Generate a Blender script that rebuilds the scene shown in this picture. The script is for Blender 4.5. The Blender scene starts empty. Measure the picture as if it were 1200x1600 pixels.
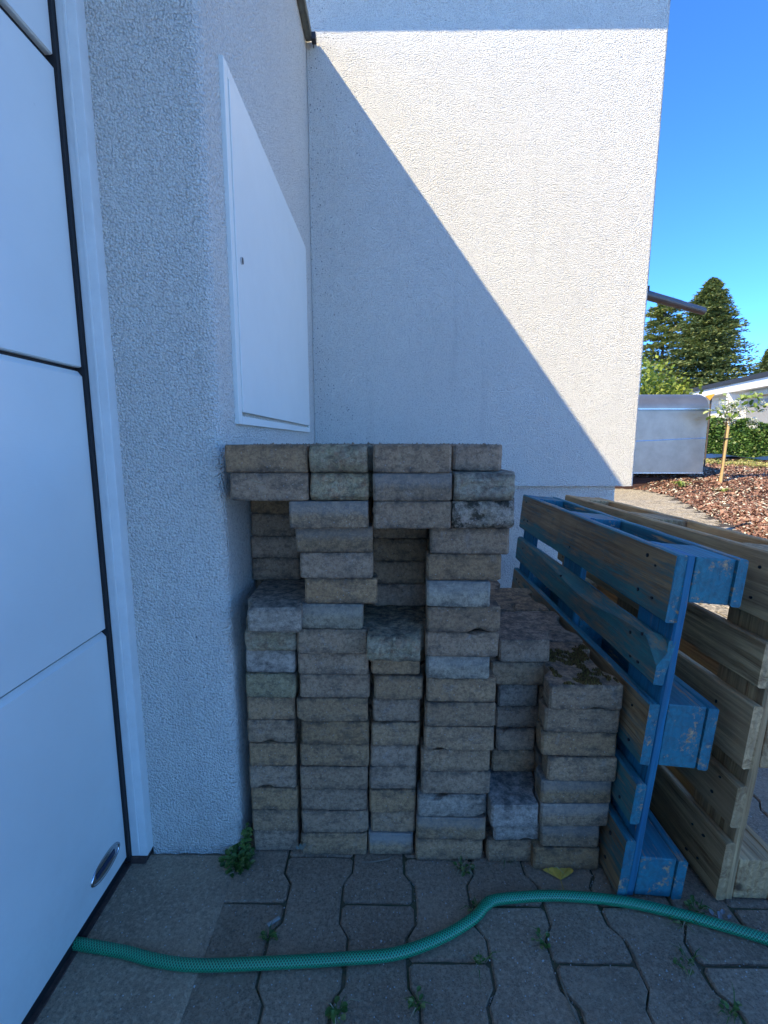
import bpy, bmesh, math, random
import numpy as np
from mathutils import Vector, Matrix, noise as mn
R = math.radians
random.seed(7); rng = np.random.default_rng(7)
S = bpy.context.scene
COL = S.collection

# ------------------------------------------------------------ camera
cam_d = bpy.data.cameras.new('camera'); cam = bpy.data.objects.new('camera', cam_d); COL.objects.link(cam)
cam_d.sensor_fit = 'VERTICAL'; cam_d.sensor_height = 36.0; cam_d.lens = 36.0 * 732.0 / 1600.0
cam_d.clip_start = 0.05; cam_d.clip_end = 2000
cam.location = (0, 0, 1.035); cam.rotation_euler = (R(90 - 8.5), 0, R(0.6))
S.camera = cam
# ------------------------------------------------------------ sky, sun, exposure
SUN = Vector((-1.0, -0.8, 1.316)).normalized()            # towards the sun
el = math.asin(SUN.z); az = math.atan2(SUN.x, SUN.y)
w = bpy.data.worlds.new('World'); S.world = w; w.use_nodes = True
nt = w.node_tree; bg = nt.nodes['Background']
sky = nt.nodes.new('ShaderNodeTexSky'); sky.sky_type = 'NISHITA'; sky.sun_disc = False
sky.sun_elevation = el; sky.sun_rotation = az; sky.altitude = 1500
sky.air_density = 0.50; sky.dust_density = 0.15; sky.ozone_density = 8.0
hs = nt.nodes.new('ShaderNodeHueSaturation'); hs.inputs['Saturation'].default_value = 1.12
nt.links.new(sky.outputs[0], hs.inputs['Color']); nt.links.new(hs.outputs[0], bg.inputs[0]); bg.inputs[1].default_value = 0.15
sl = bpy.data.lights.new('sun', 'SUN'); sl.energy = 2.0; sl.angle = R(0.55); sl.color = (1.0, 0.84, 0.56)
so = bpy.data.objects.new('sun', sl); COL.objects.link(so)
so.rotation_euler = (-SUN).to_track_quat('-Z', 'Y').to_euler(); so.location = (-10, -13, 20)
S.view_settings.view_transform = 'Standard'; S.view_settings.look = 'None'
S.view_settings.gamma = 1.0; S.view_settings.use_curve_mapping = False
S.view_settings.exposure = 2.22
S.render.engine = 'CYCLES'

# ------------------------------------------------------------ helpers
def tag(o, label=None, cat=None, group=None, kind=None):
    if label: o['label'] = label
    if cat: o['category'] = cat
    if group: o['group'] = group
    if kind: o['kind'] = kind
    return o
def empty(name, loc=(0, 0, 0), rot=(0, 0, 0), parent=None):
    o = bpy.data.objects.new(name, None); COL.objects.link(o)
    o.location = loc; o.rotation_euler = rot; o.empty_display_size = 0.1
    if parent: o.parent = parent
    return o
class MB:
    """collects vertices and faces, builds one mesh object"""
    def __init__(s): s.v = []; s.f = []; s.m = []
    def add(s, vs, fs, mi=0):
        n = len(s.v); s.v += [tuple(p) for p in vs]
        s.f += [tuple(i + n for i in f) for f in fs]; s.m += [mi] * len(fs)
    def box(s, x0, x1, y0, y1, z0, z1, mi=0, b=0.0):
        if b <= 0:
            s.add([(x0,y0,z0),(x1,y0,z0),(x1,y1,z0),(x0,y1,z0),(x0,y0,z1),(x1,y0,z1),(x1,y1,z1),(x0,y1,z1)],
                  [(3,2,1,0),(4,5,6,7),(0,1,5,4),(1,2,6,5),(2,3,7,6),(3,0,4,7)], mi)
        else:
            bm = bmesh.new(); bmesh.ops.create_cube(bm, size=1)
            for v in bm.verts:
                v.co = ((x0+x1)/2+v.co.x*(x1-x0), (y0+y1)/2+v.co.y*(y1-y0), (z0+z1)/2+v.co.z*(z1-z0))
            bmesh.ops.bevel(bm, geom=bm.edges[:], offset=b, segments=2, affect='EDGES', profile=0.6)
            bm.verts.index_update()
            s.add([v.co[:] for v in bm.verts], [[v.index for v in f.verts] for f in bm.faces], mi); bm.free()
    def tube(s, pts, r, n=8, mi=0, cap=True):
        pts = [Vector(p) for p in pts]; rs = r if hasattr(r, '__len__') else [r]*len(pts)
        base = len(s.v); a = None
        for i, p in enumerate(pts):
            d = (pts[min(i+1, len(pts)-1)] - pts[max(i-1, 0)]).normalized()
            if a is None: a = d.cross(Vector((0.13, 0.31, 0.94))).normalized()
            a = (a - d*a.dot(d)).normalized(); b = d.cross(a)
            for k in range(n):
                t = 2*math.pi*k/n; s.v.append(tuple(p + (a*math.cos(t)+b*math.sin(t))*rs[i]))
        for i in range(len(pts)-1):
            for k in range(n):
                q = base+i*n; s.f.append((q+k, q+(k+1)%n, q+n+(k+1)%n, q+n+k)); s.m.append(mi)
        if cap:
            s.f.append(tuple(base+k for k in reversed(range(n)))); s.m.append(mi)
            q = base+(len(pts)-1)*n; s.f.append(tuple(q+k for k in range(n))); s.m.append(mi)
    def mesh(s, name, mats, smooth=False):
        me = bpy.data.meshes.new(name); me.from_pydata(s.v, [], s.f)
        for m in (mats if isinstance(mats, (list, tuple)) else [mats]): me.materials.append(m)
        me.polygons.foreach_set('material_index', s.m)
        me.polygons.foreach_set('use_smooth', [smooth]*len(s.f)); me.update(); return me
    def build(s, name, mats, parent=None, loc=None, rot=None, smooth=False):
        return link(name, s.mesh(name, mats, smooth), parent, loc, rot)
def link(name, me, parent=None, loc=None, rot=None):
    o = bpy.data.objects.new(name, me); COL.objects.link(o)
    if parent: o.parent = parent
    if loc: o.location = loc
    if rot: o.rotation_euler = rot
    return o
def np_mesh(name, V, F, mat, smooth=False):
    V = np.asarray(V, dtype=np.float32); F = np.asarray(F, dtype=np.int32); k = F.shape[1]
    me = bpy.data.meshes.new(name); me.vertices.add(len(V)); me.vertices.foreach_set('co', V.ravel())
    me.loops.add(F.size); me.loops.foreach_set('vertex_index', F.ravel())
    me.polygons.add(len(F)); me.polygons.foreach_set('loop_start', np.arange(0, F.size, k, dtype=np.int32))
    me.polygons.foreach_set('loop_total', np.full(len(F), k, dtype=np.int32))
    me.polygons.foreach_set('use_smooth', np.full(len(F), smooth)); me.materials.append(mat)
    me.update(calc_edges=True); me.validate(); return me

# ------------------------------------------------------------ materials
class NT:
    def __init__(s, name):
        s.m = bpy.data.materials.new(name); s.m.use_nodes = True; s.t = s.m.node_tree
        s.b = s.t.nodes['Principled BSDF']; s.tc = s.t.nodes.new('ShaderNodeTexCoord')
    def n(s, typ, ins=None, **kw):
        nd = s.t.nodes.new(typ)
        for k, v in kw.items(): setattr(nd, k, v)
        for k, v in (ins or {}).items(): s.set(nd.inputs[k], v)
        return nd
    def set(s, sock, v):
        if isinstance(v, bpy.types.NodeSocket): s.t.links.new(v, sock)
        else:
            if isinstance(v, tuple) and len(v) == 3 and sock.type == 'RGBA': v = v + (1,)
            sock.default_value = v
    def noise(s, scale, detail=4, rough=0.6, vec=None, dist=0.0):
        return s.n('ShaderNodeTexNoise', {'Scale': scale, 'Detail': detail, 'Roughness': rough, 'Distortion': dist, 'Vector': vec if vec is not None else s.tc.outputs['Object']}).outputs['Fac']
    def map(s, v, a, b, c=0.0, d=1.0):
        return s.n('ShaderNodeMapRange', {0: v, 1: a, 2: b, 3: c, 4: d}).outputs[0]
    def mix(s, f, a, b, mode='MIX'):
        nd = s.n('ShaderNodeMix', data_type='RGBA', blend_type=mode)
        s.set(nd.inputs[0], f); s.set(nd.inputs[6], a); s.set(nd.inputs[7], b); return nd.outputs[2]
    def math(s, op, a, b=0.0):
        nd = s.n('ShaderNodeMath', operation=op); s.set(nd.inputs[0], a); s.set(nd.inputs[1], b); return nd.outputs[0]
    def coords(s, scale=(1, 1, 1), rnd=True, rot=(0, 0, 0)):
        """object coordinates, shifted by a random amount per object"""
        v = s.tc.outputs['Object']
        if rnd:
            oi = s.n('ShaderNodeObjectInfo').outputs['Random']
            c = s.n('ShaderNodeCombineXYZ', {0: s.math('MULTIPLY', oi, 37.0), 1: s.math('MULTIPLY', oi, 91.0), 2: s.math('MULTIPLY', oi, 53.0)}).outputs[0]
            v = s.n('ShaderNodeVectorMath', {0: v, 1: c}, operation='ADD').outputs[0]
        return s.n('ShaderNodeMapping', {'Vector': v, 'Scale': scale, 'Rotation': rot}).outputs[0]
    def bump(s, h, dist, strength=1.0, prev=None):
        nd = s.n('ShaderNodeBump', {'Height': h, 'Distance': dist, 'Strength': strength})
        if prev: s.set(nd.inputs['Normal'], prev)
        return nd.outputs[0]
    def out(s, col, rough=0.8, nrm=None, metal=0.0, spec=0.5):
        s.set(s.b.inputs['Base Color'], col); s.set(s.b.inputs['Roughness'], rough)
        s.set(s.b.inputs['Metallic'], metal); s.set(s.b.inputs['Specular IOR Level'], spec)
        if nrm: s.set(s.b.inputs['Normal'], nrm)
        return s.m
def rnd(t): return t.n('ShaderNodeObjectInfo').outputs['Random']

def mat_stucco():
    t = NT('stucco'); v = t.tc.outputs['Object']
    warp = t.n('ShaderNodeTexNoise', {'Scale': 95, 'Detail': 2, 'Vector': v}).outputs['Color']
    vv = t.n('ShaderNodeVectorMath', {0: v, 1: t.n('ShaderNodeVectorMath', {0: warp, 'Scale': 0.004}, operation='SCALE').outputs[0]}, operation='ADD').outputs[0]
    g1 = t.n('ShaderNodeTexVoronoi', {'Scale': 200, 'Vector': vv}, feature='F1').outputs['Distance']
    g2 = t.noise(215, 3, 0.6, vv)
    h = t.math('SUBTRACT', t.math('MULTIPLY', g2, 0.95), t.math('MULTIPLY', g1, 0.75))
    stain = t.map(t.noise(2.2, 5, 0.65), 0.35, 0.75)
    col = t.mix(stain, (0.92, 0.895, 0.80), (0.87, 0.84, 0.75))
    pits = t.map(h, -0.12, 0.10, 1.0, 0.0)
    col = t.mix(t.math('MULTIPLY', pits, 0.36), col, (0.42, 0.40, 0.36))
    spk = t.n('ShaderNodeTexVoronoi', {'Scale': 55, 'Vector': v}, feature='F1')
    # dirt that collects near the inner corner and, here and there, elsewhere
    sx = t.n('ShaderNodeSeparateXYZ', {0: v}).outputs
    near = t.math('MULTIPLY', t.map(t.math('ABSOLUTE', t.math('ADD', sx[0], 0.36)), 0.0, 0.35, 1.0, 0.0), t.map(sx[1], 1.15, 2.3))
    thr = t.math('ADD', t.noise(11, 3, 0.6), t.math('MULTIPLY', near, 0.26))
    dots = t.math('MULTIPLY', t.map(spk.outputs['Distance'], 0.06, 0.2, 1.0, 0.0), t.map(thr, 0.62, 0.70))
    col = t.mix(t.math('MULTIPLY', dots, 0.85), col, (0.10, 0.085, 0.07))
    low = t.math('MULTIPLY', t.map(sx[2], 0.0, 0.22, 1.0, 0.0), t.map(t.noise(16, 5, 0.7), 0.42, 0.7))
    col = t.mix(t.math('MULTIPLY', low, 0.4), col, (0.28, 0.24, 0.18))
    streak = t.map(t.noise(1.0, 4, 0.6, t.n('ShaderNodeMapping', {'Vector': v, 'Scale': (14, 14, 0.9)}).outputs[0]), 0.58, 0.78)
    col = t.mix(t.math('MULTIPLY', streak, 0.16), col, (0.45, 0.43, 0.38))
    return t.out(col, 0.9, t.bump(h, 0.0115, 1.0), spec=0.2)
def mat_stone(name, a, b, c, rough_amt=1.0, speck=0.5, pale_top=0.0, moss=0.0, dkamt=0.7):
    t = NT(name); v = t.coords()
    n1 = t.noise(9, 6, 0.7, v); n2 = t.noise(60, 5, 0.75, v); n3 = t.noise(240, 5, 0.85, v)
    col = t.mix(t.map(n1, 0.3, 0.7), a, b)
    col = t.mix(t.map(n2, 0.48, 0.72), col, c)
    # dust bloom and dark stains
    lt = t.map(t.noise(150, 6, 0.85, t.coords((1.1, 0.9, 1.0))), 0.56, 0.70)
    col = t.mix(t.math('MULTIPLY', lt, 0.65), col, t.mix(0.45, b, (0.62, 0.60, 0.55)))
    st = t.map(t.noise(22, 6, 0.75, v, 0.6), 0.56, 0.72)
    col = t.mix(t.math('MULTIPLY', st, 0.45), col, (0.36, 0.35, 0.32))
    dk = t.map(t.noise(14, 7, 0.8, t.coords((1.3, 1.3, 2.5))), 0.50, 0.68)
    fs = t.map(t.noise(110, 7, 0.85, v), 0.46, 0.60)
    col = t.mix(t.math('MULTIPLY', fs, 0.70), col, t.mix(0.55, c, (0.035, 0.03, 0.026)))
    col = t.mix(t.math('MULTIPLY', dk, dkamt), col, (0.06, 0.054, 0.046))
    if speck:
        vo = t.n('ShaderNodeTexVoronoi', {'Scale': 150, 'Vector': v})
        sp = t.math('MULTIPLY', t.map(vo.outputs['Distance'], 0.10, 0.26, 1.0, 0.0), t.map(t.n('ShaderNodeSeparateColor', {0: vo.outputs['Color']}).outputs[0], 0.80, 0.9))
        col = t.mix(t.math('MULTIPLY', sp, speck), col, (0.55, 0.55, 0.53))
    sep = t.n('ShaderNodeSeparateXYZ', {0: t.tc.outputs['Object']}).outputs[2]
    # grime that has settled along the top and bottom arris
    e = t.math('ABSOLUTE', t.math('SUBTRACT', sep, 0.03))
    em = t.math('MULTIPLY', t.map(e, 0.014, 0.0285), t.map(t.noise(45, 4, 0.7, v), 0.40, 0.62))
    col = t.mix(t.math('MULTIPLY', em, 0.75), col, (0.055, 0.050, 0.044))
    if pale_top:
        col = t.mix(t.math('MULTIPLY', t.map(t.math('ADD', sep, t.math('MULTIPLY', n2, 0.03)), 0.040, 0.056), pale_top), col, (0.33, 0.34, 0.32))
    if moss:
        mm = t.map(t.noise(28, 5, 0.7, v), 0.50, 0.58)
        col = t.mix(t.math('MULTIPLY', mm, moss), col, (0.02, 0.026, 0.012))
    hs = t.n('ShaderNodeHueSaturation', {'Value': t.map(rnd(t), 0, 1, 0.82, 1.10), 'Saturation': t.map(t.math('FRACT', t.math('MULTIPLY', rnd(t), 7.7)), 0, 1, 0.68, 0.92), 'Color': col}).outputs[0]
    h = t.math('ADD', t.math('MULTIPLY', n2, 0.7), t.math('ADD', t.math('MULTIPLY', n3, 0.35), t.math('MULTIPLY', n1, 0.5)))
    return t.out(hs, 0.92, t.bump(h, 0.0065*rough_amt, 1.0), spec=0.25)
def mat_paver(name='paver_grey', k=1.0):
    t = NT(name); v = t.coords()
    n1 = t.noise(7, 4, 0.55, v); f = t.noise(330, 3, 0.8, v); f2 = t.noise(120, 3, 0.7, v)
    col = t.mix(t.map(n1, 0.38, 0.62), (0.369, 0.251, 0.162), (0.448, 0.305, 0.196))
    col = t.mix(t.math('MULTIPLY', t.map(t.noise(170, 6, 0.85, v), 0.46, 0.60), 0.85), col, (0.189, 0.132, 0.088))
    col = t.mix(t.math('MULTIPLY', t.map(f2, 0.50, 0.64), 0.5), col, (0.619, 0.445, 0.296))
    vo = t.n('ShaderNodeTexVoronoi', {'Scale': 135, 'Vector': v})
    sp = t.math('MULTIPLY', t.map(vo.outputs['Distance'], 0.10, 0.24, 1.0, 0.0), t.map(t.n('ShaderNodeSeparateColor', {0: vo.outputs['Color']}).outputs[0], 0.80, 0.88))
    col = t.mix(t.math('MULTIPLY', sp, 0.9), col, (0.619, 0.634, 0.593))
    st = t.map(t.noise(5, 6, 0.75, v, 0.5), 0.58, 0.72)
    col = t.mix(t.math('MULTIPLY', st, 0.55), col, (0.157, 0.113, 0.072))
    # worn dusty patches across several stones
    w_ = t.n('ShaderNodeNewGeometry').outputs['Position']
    du = t.map(t.noise(3.2, 5, 0.65, w_), 0.52, 0.70)
    col = t.mix(t.math('MULTIPLY', du, 0.45), col, (0.567, 0.391, 0.249))
    col = t.n('ShaderNodeHueSaturation', {'Value': t.map(rnd(t), 0, 1, 0.85*k, 1.12*k), 'Color': col}).outputs[0]
    return t.out(col, 0.9, t.bump(t.math('ADD', f, t.math('MULTIPLY', f2, 0.8)), 0.0045, 1.0), spec=0.3)
def mat_plain(name, col, rough=0.6, metal=0.0, spec=0.5, bump=0.0, bscale=80, var=0.0, vscale=12, col2=None):
    t = NT(name); c = col
    if var: c = t.mix(t.math('MULTIPLY', t.map(t.noise(vscale, 5, 0.7, t.coords()), 0.35, 0.7), var), col, col2 or tuple(x*0.4 for x in col))
    nr = t.bump(t.noise(bscale, 4, 0.6), bump) if bump else None
    return t.out(c, rough, nr, metal, spec)
def mat_wood(name, axis, worn, paint=False, soft=0.05, cover=1.0, tint=((0.006, 0.15, 0.22), (0.014, 0.22, 0.27)), dark=1.0, edge=False):
    """worn: 0 fully painted (if paint) .. 1 bare"""
    t = NT(name); sc = [55, 55, 55]; sc[axis] = 2.2
    v = t.coords(tuple(sc)); g = t.noise(1.0, 6, 0.7, v, 0.8)
    sc2 = [14, 14, 14]; sc2[axis] = 0.9
    w2 = t.n('ShaderNodeTexWave', {'Scale': 1.6, 'Distortion': 5, 'Detail': 4, 'Detail Scale': 1.2, 'Vector': t.coords(tuple(sc2))}, bands_direction='X').outputs['Fac']
    big = t.noise(7, 5, 0.65, t.coords())
    base = t.mix(t.map(g, 0.38, 0.62), (0.235, 0.115, 0.045), (0.68, 0.43, 0.205))
    base = t.mix(t.math('MULTIPLY', w2, 0.4), base, (0.27, 0.18, 0.11))
    base = t.mix(t.map(big, 0.4, 0.75), base, (0.44, 0.26, 0.125))
    if not paint: base = t.n('ShaderNodeHueSaturation', {'Value': t.map(rnd(t), 0, 1, 0.85, 1.35), 'Color': base}).outputs[0]
    if dark != 1.0: base = t.n('ShaderNodeHueSaturation', {'Value': dark, 'Color': base}).outputs[0]
    kn = t.n('ShaderNodeTexVoronoi', {'Scale': 1.0, 'Vector': t.coords((9, 9, 9) if axis is None else tuple(3.0 if i == axis else 9.0 for i in range(3)))})
    kd = t.map(kn.outputs['Distance'], 0.06, 0.13, 1.0, 0.0)
    base = t.mix(t.math('MULTIPLY', kd, 0.75), base, (0.035, 0.02, 0.013))
    col = base
    if paint:
        sc3 = [30, 30, 30]; sc3[axis] = 4.0
        pm = t.noise(1.0, 8, 0.75, t.coords(tuple(sc3)), 0.3)
        fine = t.noise(1.0, 3, 0.7, t.coords(tuple(130 if i != axis else 8 for i in range(3))))
        pv = t.math('ADD', pm, t.math('MULTIPLY', t.math('SUBTRACT', fine, 0.5), 0.35))
        pv = t.math('ADD', pv, t.math('MULTIPLY', t.math('SUBTRACT', big, 0.5), 0.25))
        if edge:
            gz = t.n('ShaderNodeSeparateXYZ', {0: t.tc.outputs['Generated']}).outputs[2]
            pv = t.math('ADD', pv, t.map(gz, 0.0, 0.40, 0.26, 0.0))
        mask = t.map(pv, worn-0.03, worn+soft)
        blue = t.mix(t.map(big, 0.35, 0.7), tint[0], tint[1])
        blue = t.mix(t.math('MULTIPLY', t.map(g, 0.42, 0.66), 0.55), blue, (0.006, 0.035, 0.06))
        col = t.mix(t.math('MULTIPLY', mask, cover), base, blue)
    h = t.math('ADD', g, t.math('MULTIPLY', w2, 0.25))
    return t.out(col, 0.62 if paint else 0.8, t.bump(h, 0.0022, 0.9), spec=0.35 if paint else 0.2)
def mat_leaf(name, a, b, c=None, trans=0.25, rough=0.55):
    t = NT(name); g = t.n('ShaderNodeNewGeometry').outputs['Random Per Island']
    col = t.mix(t.map(g, 0.1, 0.9), a, b)
    if c: col = t.mix(t.map(t.math('FRACT', t.math('MULTIPLY', g, 13.7)), 0.82, 0.9), col, c)
    t.out(col, rough, spec=0.3)
    tr = t.n('ShaderNodeBsdfTranslucent', {'Color': t.mix(0.35, col, (0.25, 0.4, 0.03))}).outputs[0]
    mx = t.n('ShaderNodeMixShader', {0: trans, 1: t.b.outputs[0], 2: tr}).outputs[0]
    t.t.links.new(mx, t.t.nodes['Material Output'].inputs[0]); return t.m

M = {}
def mat_door():
    t = NT('door_white_paint'); v = t.tc.outputs['Object']
    vo = t.n('ShaderNodeTexVoronoi', {'Scale': 16, 'Vector': v}); on = t.map(t.n('ShaderNodeSeparateColor', {0: vo.outputs['Color']}).outputs[1], 0.70, 0.72)
    d = t.math('MULTIPLY', t.map(vo.outputs['Distance'], 0.02, 0.055, 1.0, 0.0), on)
    d = t.math('MULTIPLY', d, t.map(t.noise(5, 3, 0.5), 0.45, 0.55))
    col = t.mix(t.map(t.noise(3, 5, 0.6), 0.35, 0.75), (0.70, 0.735, 0.70), (0.64, 0.67, 0.64))
    sx = t.n('ShaderNodeSeparateXYZ', {0: v}).outputs[2]
    low = t.math('MULTIPLY', t.map(sx, 0.0, 0.35, 1.0, 0.0), t.map(t.noise(9, 6, 0.7), 0.40, 0.7))
    col = t.mix(t.math('MULTIPLY', low, 0.28), col, (0.40, 0.37, 0.33))
    col = t.mix(t.math('MULTIPLY', d, 0.85), col, (0.08, 0.07, 0.06))
    g = t.noise(1.0, 3, 0.6, t.n('ShaderNodeMapping', {'Vector': v, 'Scale': (500, 60, 500)}).outputs[0])
    return t.out(col, 0.3, t.bump(t.math('ADD', g, t.math('MULTIPLY', t.noise(4, 2), 6.0)), 0.0004, 0.7))
M['door'] = mat_door()
M['stucco'] = mat_stucco()
M['g'] = mat_stone('stone_grey_brown', (0.454, 0.237, 0.086), (0.550, 0.303, 0.113), (0.353, 0.182, 0.067))
M['d'] = mat_stone('stone_dark', (0.371, 0.204, 0.079), (0.543, 0.303, 0.119), (0.238, 0.136, 0.055), pale_top=0.35)
M['b'] = mat_stone('stone_blue_grey', (0.394, 0.298, 0.204), (0.558, 0.419, 0.290), (0.312, 0.233, 0.159), speck=0.4)
M['p'] = mat_stone('stone_pale_green', (0.426, 0.307, 0.156), (0.563, 0.407, 0.220), (0.320, 0.227, 0.121), pale_top=0.3)
M['l'] = mat_stone('stone_pale_yellow', (0.470, 0.351, 0.160), (0.588, 0.436, 0.210), (0.366, 0.267, 0.127))
M['h'] = mat_stone('stone_half_pale', (0.522, 0.284, 0.111), (0.601, 0.363, 0.144), (0.412, 0.224, 0.088), pale_top=0.6)
M['s'] = mat_stone('stone_split', (0.660, 0.490, 0.194), (0.660, 0.524, 0.325), (0.596, 0.292, 0.122), rough_amt=2.6)
M['m'] = mat_stone('stone_split_mossy', (0.660, 0.466, 0.201), (0.660, 0.466, 0.320), (0.328, 0.191, 0.083), rough_amt=2.6, moss=0.8)
M['M'] = M['g']
M['paver'] = mat_paver()
M['path'] = mat_stone('paver_sand', (0.56, 0.48, 0.33), (0.66, 0.57, 0.41), (0.46, 0.39, 0.27), speck=0.2)
M['joint'] = mat_plain('joint_soil', (0.13, 0.098, 0.060), 0.95, var=0.8, vscale=30, col2=(0.048, 0.072, 0.022), bump=0.006, bscale=120)
M['path_joint'] = mat_plain('path_joint', (0.05, 0.04, 0.028), 0.95, bump=0.004)
M['concrete'] = mat_paver('apron_concrete', 1.08)
M['door_old'] = mat_plain('door_white_paint', (0.80, 0.79, 0.78), 0.30, spec=0.5, bump=0.00035, bscale=420, var=0.06, vscale=3)
M['cabinet'] = mat_plain('cabinet_white_paint', (0.73, 0.75, 0.69), 0.4, spec=0.4, var=0.08, vscale=6, bump=0.0002, bscale=300)
M['pvc'] = mat_plain('frame_white_paint', (0.70, 0.73, 0.70), 0.35, var=0.15, vscale=22)
M['black'] = mat_plain('black_rubber', (0.008, 0.009, 0.012), 0.55, var=0.3, col2=(0.03, 0.025, 0.02))
M['rust'] = mat_plain('rusty_steel', (0.045, 0.022, 0.016), 0.8, var=0.9, vscale=60, col2=(0.10, 0.06, 0.045), bump=0.002)
M['weathered'] = mat_plain('weathered_zinc', (0.17, 0.175, 0.15), 0.6, var=0.7, vscale=30, col2=(0.06, 0.06, 0.045), bump=0.001, metal=0.2)
M['darkmetal'] = mat_plain('dark_metal', (0.035, 0.032, 0.031), 0.45, var=0.5, vscale=9, col2=(0.08, 0.07, 0.065), metal=0.3)
M['chrome'] = mat_plain('brushed_steel', (0.55, 0.56, 0.58), 0.25, metal=1.0)
M['void'] = mat_plain('recess_dark_blue', (0.015, 0.03, 0.07), 0.35)
M['ground'] = mat_plain('ground_pale_bounce', (0.42, 0.38, 0.30), 0.95, var=0.4, vscale=3, bump=0.02, bscale=30)  # kept pale so the unseen ground bounces sunlight into the shade
M['soil'] = mat_plain('mulch_soil', (0.07, 0.032, 0.022), 0.95, var=0.8, vscale=25, col2=(0.02, 0.012, 0.009), bump=0.02, bscale=50)
M['roofing'] = mat_plain('dark_roofing', (0.03, 0.032, 0.036), 0.6, var=0.3)
M['white_wall'] = mat_plain('neighbour_render', (0.78, 0.77, 0.74), 0.9, var=0.12, vscale=2)
M['grey_blind'] = mat_plain('grey_blind', (0.30, 0.30, 0.29), 0.6)
M['beige'] = mat_plain('beige_trim', (0.55, 0.50, 0.38), 0.7)
M['glass'] = mat_plain('window_glass', (0.05, 0.06, 0.07), 0.08)
M['natural_y'] = mat_wood('pallet_wood_lengthwise', 1, 0)
M['natural_z'] = mat_wood('pallet_wood_upright', 2, 0)
TEAL = ((0.014, 0.155, 0.175), (0.030, 0.22, 0.215))
M['blue_y'] = mat_wood('blue_paint_lengthwise', 1, 0.37, True, 0.07, 0.95)
M['blue_z'] = mat_wood('blue_paint_upright', 2, 0.31, True, 0.07, 0.98, ((0.004, 0.145, 0.28), (0.009, 0.20, 0.32)))
M['bare_y'] = mat_wood('paint_worn_off_board', 1, 0.52, True, 0.16, 0.85, TEAL, 0.70, True)
M['teal_y'] = mat_wood('thin_teal_paint_board', 1, 0.34, True, 0.20, 0.88, TEAL, 0.75)
M['halfworn_y'] = mat_wood('half_worn_paint_board', 1, 0.47, True, 0.14, 0.85, TEAL, 0.6)
M['bark'] = mat_plain('bark', (0.10, 0.075, 0.055), 0.9, var=0.6, vscale=8, bump=0.01, bscale=30)
M['bamboo'] = mat_plain('stake_wood', (0.52, 0.36, 0.15), 0.7, var=0.3, vscale=8)
M['fir'] = mat_leaf('fir_needles', (0.068, 0.102, 0.040), (0.182, 0.210, 0.068), (0.230, 0.240, 0.083), 0.15)
M['spruce'] = mat_leaf('spruce_needles', (0.089, 0.128, 0.042), (0.232, 0.259, 0.073), (0.356, 0.303, 0.113), 0.15)
M['yellowgreen'] = mat_leaf('yellow_green_leaves', (0.13, 0.18, 0.025), (0.30, 0.34, 0.05), (0.05, 0.09, 0.02), 0.3)
M['hedge'] = mat_leaf('hedge_leaves', (0.042, 0.102, 0.022), (0.132, 0.228, 0.048), (0.264, 0.324, 0.096), 0.2, 0.4)
M['youngleaf'] = mat_leaf('young_leaves', (0.10, 0.17, 0.03), (0.26, 0.36, 0.07), (0.45, 0.5, 0.2), 0.35)
M['flower'] = mat_leaf('cream_petals', (0.62, 0.62, 0.50), (0.78, 0.78, 0.68), None, 0.2)
M['weed'] = mat_leaf('weed_leaves', (0.06, 0.12, 0.028), (0.13, 0.21, 0.05), (0.24, 0.26, 0.09), 0.25)
M['dry'] = mat_leaf('dry_grass', (0.26, 0.22, 0.13), (0.42, 0.37, 0.24), None, 0.15)
M['ginkgo'] = mat_plain('yellow_leaf', (0.66, 0.37, 0.045), 0.6, var=0.5, vscale=35, col2=(0.22, 0.20, 0.05))
M['chips'] = mat_leaf('bark_chips', (0.159, 0.075, 0.050), (0.372, 0.215, 0.147), (0.601, 0.585, 0.457), 0.0, 0.8)
M['groundcover'] = mat_leaf('yellow_groundcover', (0.34, 0.33, 0.10), (0.52, 0.46, 0.20), (0.18, 0.25, 0.05), 0.2)
M['moss'] = mat_leaf('moss', (0.063, 0.034, 0.010), (0.180, 0.098, 0.028), (0.180, 0.143, 0.030), 0.0, 0.95)
M['pebble'] = mat_leaf('grit', (0.20, 0.19, 0.17), (0.55, 0.54, 0.50), None, 0.0, 0.9)
M['orange'] = mat_plain('orange_cloth', (0.85, 0.38, 0.03), 0.7)
M['tarp'] = mat_plain('dark_blue_sheet', (0.02, 0.05, 0.12), 0.35)
def mat_alu():
    t = NT('brushed_aluminium'); g = t.noise(1, 5, 0.6, t.coords((120, 120, 4), False))
    sm = t.noise(2.5, 5, 0.65)
    col = t.mix(t.map(sm, 0.3, 0.7), (0.27, 0.26, 0.23), (0.38, 0.36, 0.32))
    return t.out(col, t.map(g, 0.3, 0.7, 0.38, 0.52), t.bump(g, 0.0015, 0.5), metal=0.9)
M['alu'] = mat_alu()
def mat_hose():
    t = NT('green_braided_hose')
    uv = t.n('ShaderNodeUVMap').outputs[0]; s = t.n('ShaderNodeSeparateXYZ', {0: uv})
    def stripes(sg):
        a = t.math('ADD', t.math('MULTIPLY', s.outputs[0], 165.0), t.math('MULTIPLY', s.outputs[1], 9.0*sg))
        return t.math('ABSOLUTE', t.math('SUBTRACT', t.math('FRACT', a), 0.5))
    k = t.math('MAXIMUM', stripes(1), stripes(-1))
    m = t.map(k, 0.30, 0.42)
    col = t.mix(m, (0.002, 0.070, 0.032), (0.025, 0.38, 0.19))
    big = t.noise(9, 4, 0.6)
    col = t.mix(t.math('MULTIPLY', t.map(big, 0.5, 0.75), 0.25), col, (0.05, 0.09, 0.07))
    return t.out(col, 0.28, t.bump(k, 0.0008, 0.6), spec=0.5)
M['hose'] = mat_hose()

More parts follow.
